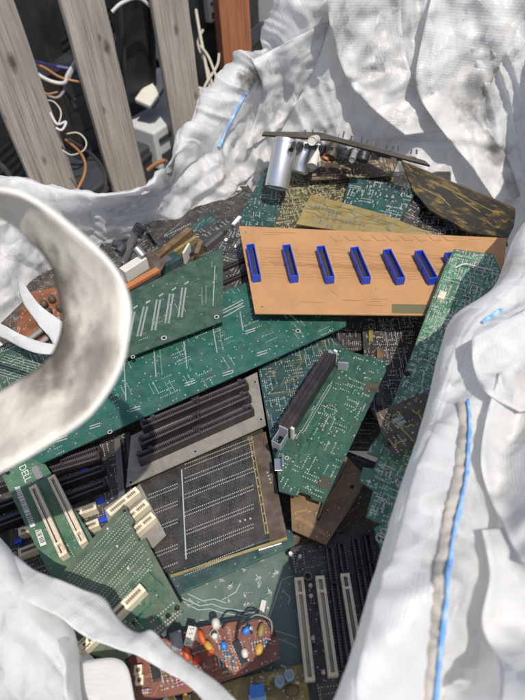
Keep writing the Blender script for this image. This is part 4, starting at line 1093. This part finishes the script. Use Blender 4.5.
# lifting strap loop, close to the camera
lroot = None
E1 = [(-120,195,.37),(-60,186,.345),(0,190,.32),(34,201,.315),(79,235,.31),(113,269,.31),(127,302,.31),(126,336,.31),(117,372,.31),(88,414,.312),(42,446,.316),(0,470,.32),(-60,500,.345),(-120,530,.37)]
E2 = [(-120,215,.42),(-60,208,.40),(0,216,.37),(32,238,.355),(52,262,.35),(60,290,.35),(64,312,.35),(61,335,.35),(48,360,.35),(20,382,.355),(0,394,.36),(-30,412,.38),(-70,440,.40),(-120,480,.42)]
e1 = spline([D(x, y, d*.80) for x, y, d in E1], 10); e2 = spline([D(x, y, d*.81) for x, y, d in E2], 10); g = []
for i in range(len(e1)):
    g.append([e1[i].lerp(e2[i], j/14)+noise.noise_vector(e1[i].lerp(e2[i], j/14)*30)*.0012 for j in range(15)])
sheet('lifting_strap', g, M['strap'], th=.003, uvs=2)
m_ = MB(); m_.tube([iv @ p for p in e1], .0016, 10); o = m_.build('strap_hem', M['strap_edge'], broot, smooth=True); o.data.uv_layers.new(name='UVMap')
for ea, eb, rim in ((e1[0], e2[0], W(-150,262,.96)), (e1[-1], e2[-1], W(-160,470,.96))):
    dn = Vector((-.02, 0, 0)); g = []
    for i in range(13):
        t = i/12; w_ = (eb-ea); c0 = (ea+eb)/2; c1 = rim; c = c0.lerp(c1, t)+Vector((-.04*math.sin(math.pi*t), 0, .0))
        g.append([c+w_*(s-.5) for s in (0,.25,.5,.75,1)])
    sheet('lifting_strap', g, M['strap'], th=.003, uvs=2)

# ================================================================== CRATE BEHIND THE BAG
croot = empty('wooden_crate', Matrix.Translation((-.3, 1.2, 0)), 'wooden slat crate full of electronic scrap behind the bag', 'crate')
civ = croot.matrix_world.inverted()
def vert_at(px, py, d):   # ground position under the point seen at that pixel and distance
    p = D(px, py, d); return Vector((p.x, p.y, 0))
PLN = []
SL = [((-14,0),.99,.098,'greywood'),((83,0),1.14,.094,'greywood'),((170,0),1.32,.094,'greywood'),((234,0),1.52,.092,'redwood')]
base = [vert_at(*p, d) for p, d, w_, mt in SL]
dirv = (base[-1]-base[0]).normalized()
for k, ((p, d, w_, mt), g0) in enumerate(zip(SL, base)):
    vdir = (Vector((CAM.x, CAM.y, 0))-g0).normalized(); face = Vector((-dirv.y, dirv.x, 0)); face = face if face.dot(vdir) > 0 else -face
    ff = (face*.45+vdir*.55).normalized(); sx = Vector((-ff.y, ff.x, 0)); th = .022 if mt == 'greywood' else .045
    PLN.append((g0, ff)); m_ = MB(); n = 26; ws = w_/1.0
    q_ = random.Random(k); vs = []
    for i in range(n+1):
        z = -.0+1.35*i/n; j1, j2 = q_.uniform(-.0012,.0012), q_.uniform(-.0012,.0012)
        for (a, c) in ((-ws/2+j1, 0), (ws/2+j2, 0), (ws/2+j2, -th), (-ws/2+j1, -th)): vs.append(g0-croot.location+sx*a+ff*c+Vector((0,0,z)))
    f_ = [(i*4+a, i*4+(a+1)%4, (i+1)*4+(a+1)%4, (i+1)*4+a) for i in range(n) for a in range(4)]+[(3,2,1,0),(n*4,n*4+1,n*4+2,n*4+3)]
    cen = g0-croot.location; m_.add([v-cen for v in vs], f_)
    o = m_.build('slat' if mt == 'greywood' else 'corner_post', M[mt], croot, bevel=.002); o.location = cen
    if mt != 'greywood': o['label'] = 'red brown stained corner post'
KN = [(0,12,62,.011,.95),(0,4,118,.005,.7),(0,44,160,.007,.7),(1,107,48,.010,.9),(1,100,38,.005,.8),(1,129,78,.009,.8),(1,104,110,.006,.6),(1,150,168,.010,.6),(2,176,30,.008,.8),(2,196,96,.007,.7),(0,30,30,.006,.6)]
nt = M['greywood'].node_tree; L = nt.links; gp = nt.nodes.new('ShaderNodeNewGeometry'); src = nt.nodes['colour'].inputs[0].links[0].from_socket
nk = N(nt, 'ShaderNodeTexNoise', Scale=60.0, Detail=5.0); L.new(gp.outputs['Position'], nk.inputs['Vector'])
for (k, px, py, rad, st) in KN:
    g0, ff = PLN[k]; rr = ray(px, py); c = CAM + rr*((g0-CAM).dot(ff)/rr.dot(ff))
    sb = N(nt, 'ShaderNodeVectorMath', operation='SUBTRACT'); L.new(gp.outputs['Position'], sb.inputs[0]); sb.inputs[1].default_value = c
    ms_ = N(nt, 'ShaderNodeVectorMath', operation='MULTIPLY'); L.new(sb.outputs[0], ms_.inputs[0]); ms_.inputs[1].default_value = (1, 1, .55)
    ln_ = N(nt, 'ShaderNodeVectorMath', operation='LENGTH'); L.new(ms_.outputs[0], ln_.inputs[0])
    ad = N(nt, 'ShaderNodeMath', operation='MULTIPLY_ADD'); L.new(nk.outputs[0], ad.inputs[0]); ad.inputs[1].default_value = rad; L.new(ln_.outputs['Value'], ad.inputs[2])
    mr = N(nt, 'ShaderNodeMapRange'); mr.inputs[1].default_value = rad*.8; mr.inputs[2].default_value = rad*1.6; mr.inputs[3].default_value = st; mr.inputs[4].default_value = 0; L.new(ad.outputs[0], mr.inputs[0])
    src = mix(nt, mr.outputs[0], src, (.085, .06, .045, 1))
L.new(src, nt.nodes['colour'].inputs[0])
m_ = MB(); mid = (base[0]+base[-1])/2-croot.location; an = math.atan2(dirv.y, dirv.x)
T = Matrix.Translation(mid) @ Matrix.Rotation(an, 4, 'Z')
m_.box(-.9,-.02-.04,1.22,.6,-.062+.04,1.30, T @ Matrix.Translation((0,.075,0))); m_.build('rail', M['greywood'], croot, bevel=.002)
m_ = MB(); m_.box(-.9,.045,.02,.75,.95,.05, T); m_.build('floor_board', M['greywood'], croot)
m_ = MB(); m_.box(-.9,.97,.02,.9,.99,1.35, T); m_.build('back_panel', M['greywood'], croot)

# scrap inside the crate
def bx(name, label, cat, cpx, d, size, rotz, mat, tilt=(0,0), extra=None, group=None):
    back = Vector((-dirv.y, dirv.x, 0)); back = back if back.y > 0 else -back
    while (D(*cpx, d)-base[0]).dot(back) < size[1]/2+.055+size[0]*.5*abs(math.sin(rotz))+size[2]*.5*abs(math.sin(tilt[0])): d += .02
    r = empty(name, Matrix.Translation(D(*cpx, d)) @ Matrix.Rotation(an+rotz, 4, 'Z') @ Matrix.Rotation(tilt[0], 4, 'X') @ Matrix.Rotation(tilt[1], 4, 'Y'), label, cat, group)
    m = MB(); x, y, z = size; m.box(-x/2,-y/2,-z/2,x/2,y/2,z/2); m.build('case', M[mat], r, bevel=.006)
    if extra: extra(r, x, y, z)
    return r
def vents(r, x, y, z):
    m = MB()
    for i in range(7): m.box(-x*.36, -y/2-.003, -z*.3+i*.02, x*.36, -y/2-.0005, -z*.3+i*.02+.006)
    m.build('vent_ribs', M['black_plastic'], r)
def keyhole(r, x, y, z):
    m = MB(); 
    for (cx, cz, rr) in ((0, z*.32, .014), (0, z*.32-.016, .008)): m.add([(cx+rr*math.cos(a*math.pi/10), -y/2-.001, cz+rr*math.sin(a*math.pi/10)) for a in range(20)], [tuple(range(20))])
    m.build('keyhole', M['darkhole'], r)
    m = MB(); m.box(-x/2-.002,-y/2-.012,-z/2,-x/2+.004,-y/2-.0005,z/2); m.box(x/2-.004,-y/2-.012,-z/2,x/2+.002,-y/2-.0005,z/2); m.build('flange', M['case_dark'], r, bevel=.001)
def bezel(r, x, y, z):
    m = MB(); m.box(-x*.45,-y/2-.006,z*.2,x*.45,-y/2-.0005,z*.3); m.build('front_trim', M['case_dark'], r, bevel=.001); m = MB(); m.box(-x*.45,-y/2-.006,-z*.34,-x*.2,-y/2-.0005,-z*.1); m.build('front_button', M['case_dark'], r, bevel=.001)
bx('computer_case', 'dusty black computer case behind the first gap between slats', 'computer case', (45,15), 1.62, (.42,.30,.42), .25, 'case_black', extra=vents)
bx('computer_case', 'dark grey case at the bottom of the first gap between slats', 'computer case', (95,170), 1.42, (.34,.25,.10), .1, 'case_dark', extra=bezel)
bx('computer_case', 'black box deep between the first and second slats', 'computer case', (90,95), 1.62, (.30,.24,.24), -.1, 'case_black', extra=bezel)
bx('metal_chassis', 'black metal chassis panel with a round hole between the grey slats', 'chassis', (134,38), 1.36, (.095,.03,.33), -.25, 'case_black', tilt=(.15,.1), extra=keyhole)
bx('appliance', 'light grey plastic box beside the third slat', 'appliance', (165,122), 1.50, (.30,.20,.12), .0, 'case_grey', extra=bezel)
bx('appliance', 'dark case behind the third slat', 'appliance', (190,60), 1.9, (.45,.25,.5), .1, 'case_black', extra=vents)
bx('appliance', 'cream plastic cover at the top beside the third slat', 'appliance', (206,3), 1.72, (.11,.10,.07), .1, 'white', extra=bezel)
bx('appliance', 'black box beside the red brown post', 'appliance', (215,70), 1.9, (.12,.3,.5), .2, 'case_black', extra=bezel)
bx('appliance', 'white plastic frame with slots between the grey slats', 'appliance', (160,28), 1.55, (.035,.06,.16), .3, 'white', tilt=(.2,.35), extra=vents)
bx('appliance', 'pale grey cabinet at the right of the red brown post', 'appliance', (266,8), 2.0, (.17,.2,.3), .1, 'case_grey', extra=bezel)
bx('appliance', 'dark grey drum shaped machine under the pale cabinet by the post', 'appliance', (262,48), 1.75, (.10,.12,.14), .4, 'case_dark', extra=vents)
bx('appliance', 'black cabinet at the far left behind the first slat', 'appliance', (-20,150), 1.35, (.25,.2,.3), .3, 'case_black', extra=vents)
bx('plastic_cover', 'pale narrow plastic cover lying on the light grey box', 'cover', (154,88), 1.50, (.14,.05,.018), .25, 'white', tilt=(.3,-.25), extra=bezel)
def cable(label, pts, r, mat, group=None):
    w = [D(*p) for p in pts]; rt = empty('cable', Matrix.Translation(w[0]), label, 'cable', group); m = MB(); m.tube([p-w[0] for p in spline(w, 8)], r, 8)
    m.build('sheath', M[mat], rt, smooth=True); return rt
def cab(label, pts, r, mat):
    w = [D(*p) for p in pts]; m = MB(); m.tube([p-w[0] for p in spline(w, 8)], r*.8, 8); o = m.build('cable', M[mat], None, smooth=True); o.location = w[0]; setp(o, label, 'cable')
cab('thick white cable curving behind the second slat', [(28,66,1.25),(36,73,1.25),(50,81,1.26),(64,83,1.27),(68,74,1.3),(80,55,1.35)], .0058, 'cable_white')
cab('orange cable crossing above the white one', [(30,62,1.3),(45,68,1.3),(62,78,1.28),(90,84,1.3)], .004, 'cable_orange')
cab('grey cable crossing the gap diagonally', [(20,74,1.3),(55,98,1.28),(70,76,1.3),(85,40,1.35)], .0045, 'cable_grey')
cab('blue grey thin cable behind the orange one', [(30,60,1.36),(55,66,1.35),(78,70,1.35)], .0045, 'cable_purple')
cab('orange wire end beside the first slat', [(35,92,1.22),(48,94,1.22),(58,92,1.22)], .003, 'cable_orange')
cab('thin pale wire loop, upper one', [(44,100,1.2),(54,102,1.2),(61,112,1.2),(58,124,1.2),(50,126,1.2)], .0022, 'cable_beige')
cab('thick pale wire stub beside the first slat', [(50,112,1.18),(57,124,1.18),(66,122,1.18),(62,130,1.18),(56,128,1.18)], .0035, 'cable_white')
cab('round thin pale wire ring hanging low', [(62,150,1.2),(72,155,1.2),(84,150,1.2),(86,141,1.2),(78,133,1.2),(66,134,1.2)], .0022, 'cable_beige')
cab('orange cable curving down to the bag rim', [(66,140,1.25),(78,150,1.2),(85,162,1.15),(84,176,1.12),(76,192,1.1)], .0035, 'cable_orange')
cab('black cable curving beside the orange one', [(70,140,1.28),(92,155,1.22),(104,172,1.15),(106,196,1.12)], .005, 'cable_black')
cab('white cable end poking up at the lower left', [(0,178,1.0),(6,184,1.0),(10,196,.98)], .004, 'cable_white')
cab('black cable coil at the lower left corner of the crate', [(-6,160,1.05),(4,168,1.03),(10,178,1.02),(4,188,1.0),(-6,180,1.0)], .006, 'cable_black')
cab('long beige cable running down from the cream cover', [(196,10,1.5),(200,34,1.48),(206,66,1.46),(212,110,1.42),(204,140,1.4)], .0055, 'cable_beige')
cab('beige cable crossing in front of the long one', [(200,46,1.46),(208,56,1.45),(216,76,1.44),(222,92,1.42)], .0045, 'cable_beige')
cab('second beige cable looping by the red brown post', [(203,30,1.52),(198,44,1.5),(208,70,1.46),(214,92,1.42),(218,112,1.4)], .0045, 'cable_beige')
cab('short beige cable leaning on the third slat', [(219,54,1.48),(217,66,1.46),(206,84,1.42),(200,100,1.38),(190,128,1.34)], .0045, 'cable_beige')
cab('thin beige cable low behind the third slat', [(202,90,1.45),(204,110,1.42),(196,130,1.4)], .0035, 'cable_beige')
cab('white cable arching at the top behind the second slat', [(112,12,1.3),(122,3,1.3),(138,-2,1.32),(150,6,1.34)], .0055, 'cable_white')
cab('yellow cable end just above the bag rim', [(148,170,1.28),(156,164,1.27),(166,160,1.26)], .006, 'cable_orange')

# ground
m_ = MB(); m_.add([(-30,-30,0),(30,-30,0),(30,30,0),(-30,30,0)], [(0,1,2,3)])
g = m_.build('ground', plain('dusty_concrete', (.14,.125,.105), .9, 0, .5, (.07,.06,.05), 6.)); g['kind'] = 'structure'
for o in list(bpy.data.objects):
    if o.type == 'MESH' and o.parent is None and o.name not in ('ground',) and 'label' not in o: print('TOPLEVEL', o.name)

# ------------------------------------------------------------------ light
S = Vector((.17, -.38, .91)).normalized()
w = bpy.data.worlds.new('World'); sc.world = w; w.use_nodes = True; nt = w.node_tree
sky = nt.nodes.new('ShaderNodeTexSky'); sky.sky_type = 'NISHITA'; sky.sun_disc = False
sky.sun_elevation = math.asin(S.z); sky.sun_rotation = math.atan2(S.x, S.y); sky.dust_density = 2
nt.links.new(sky.outputs[0], nt.nodes['Background'].inputs[0]); nt.nodes['Background'].inputs[1].default_value = .12
sd = bpy.data.lights.new('sun', 'SUN'); sd.energy = 3.5; sd.angle = R(.6); sd.color = (1, .955, .89)
so = bpy.data.objects.new('sun', sd); COL.objects.link(so); so.rotation_euler = (-S).to_track_quat('-Z', 'Y').to_euler()
sc.view_settings.view_transform = 'Standard'; sc.view_settings.look = 'None'; sc.view_settings.gamma = 1; sc.view_settings.exposure = .25
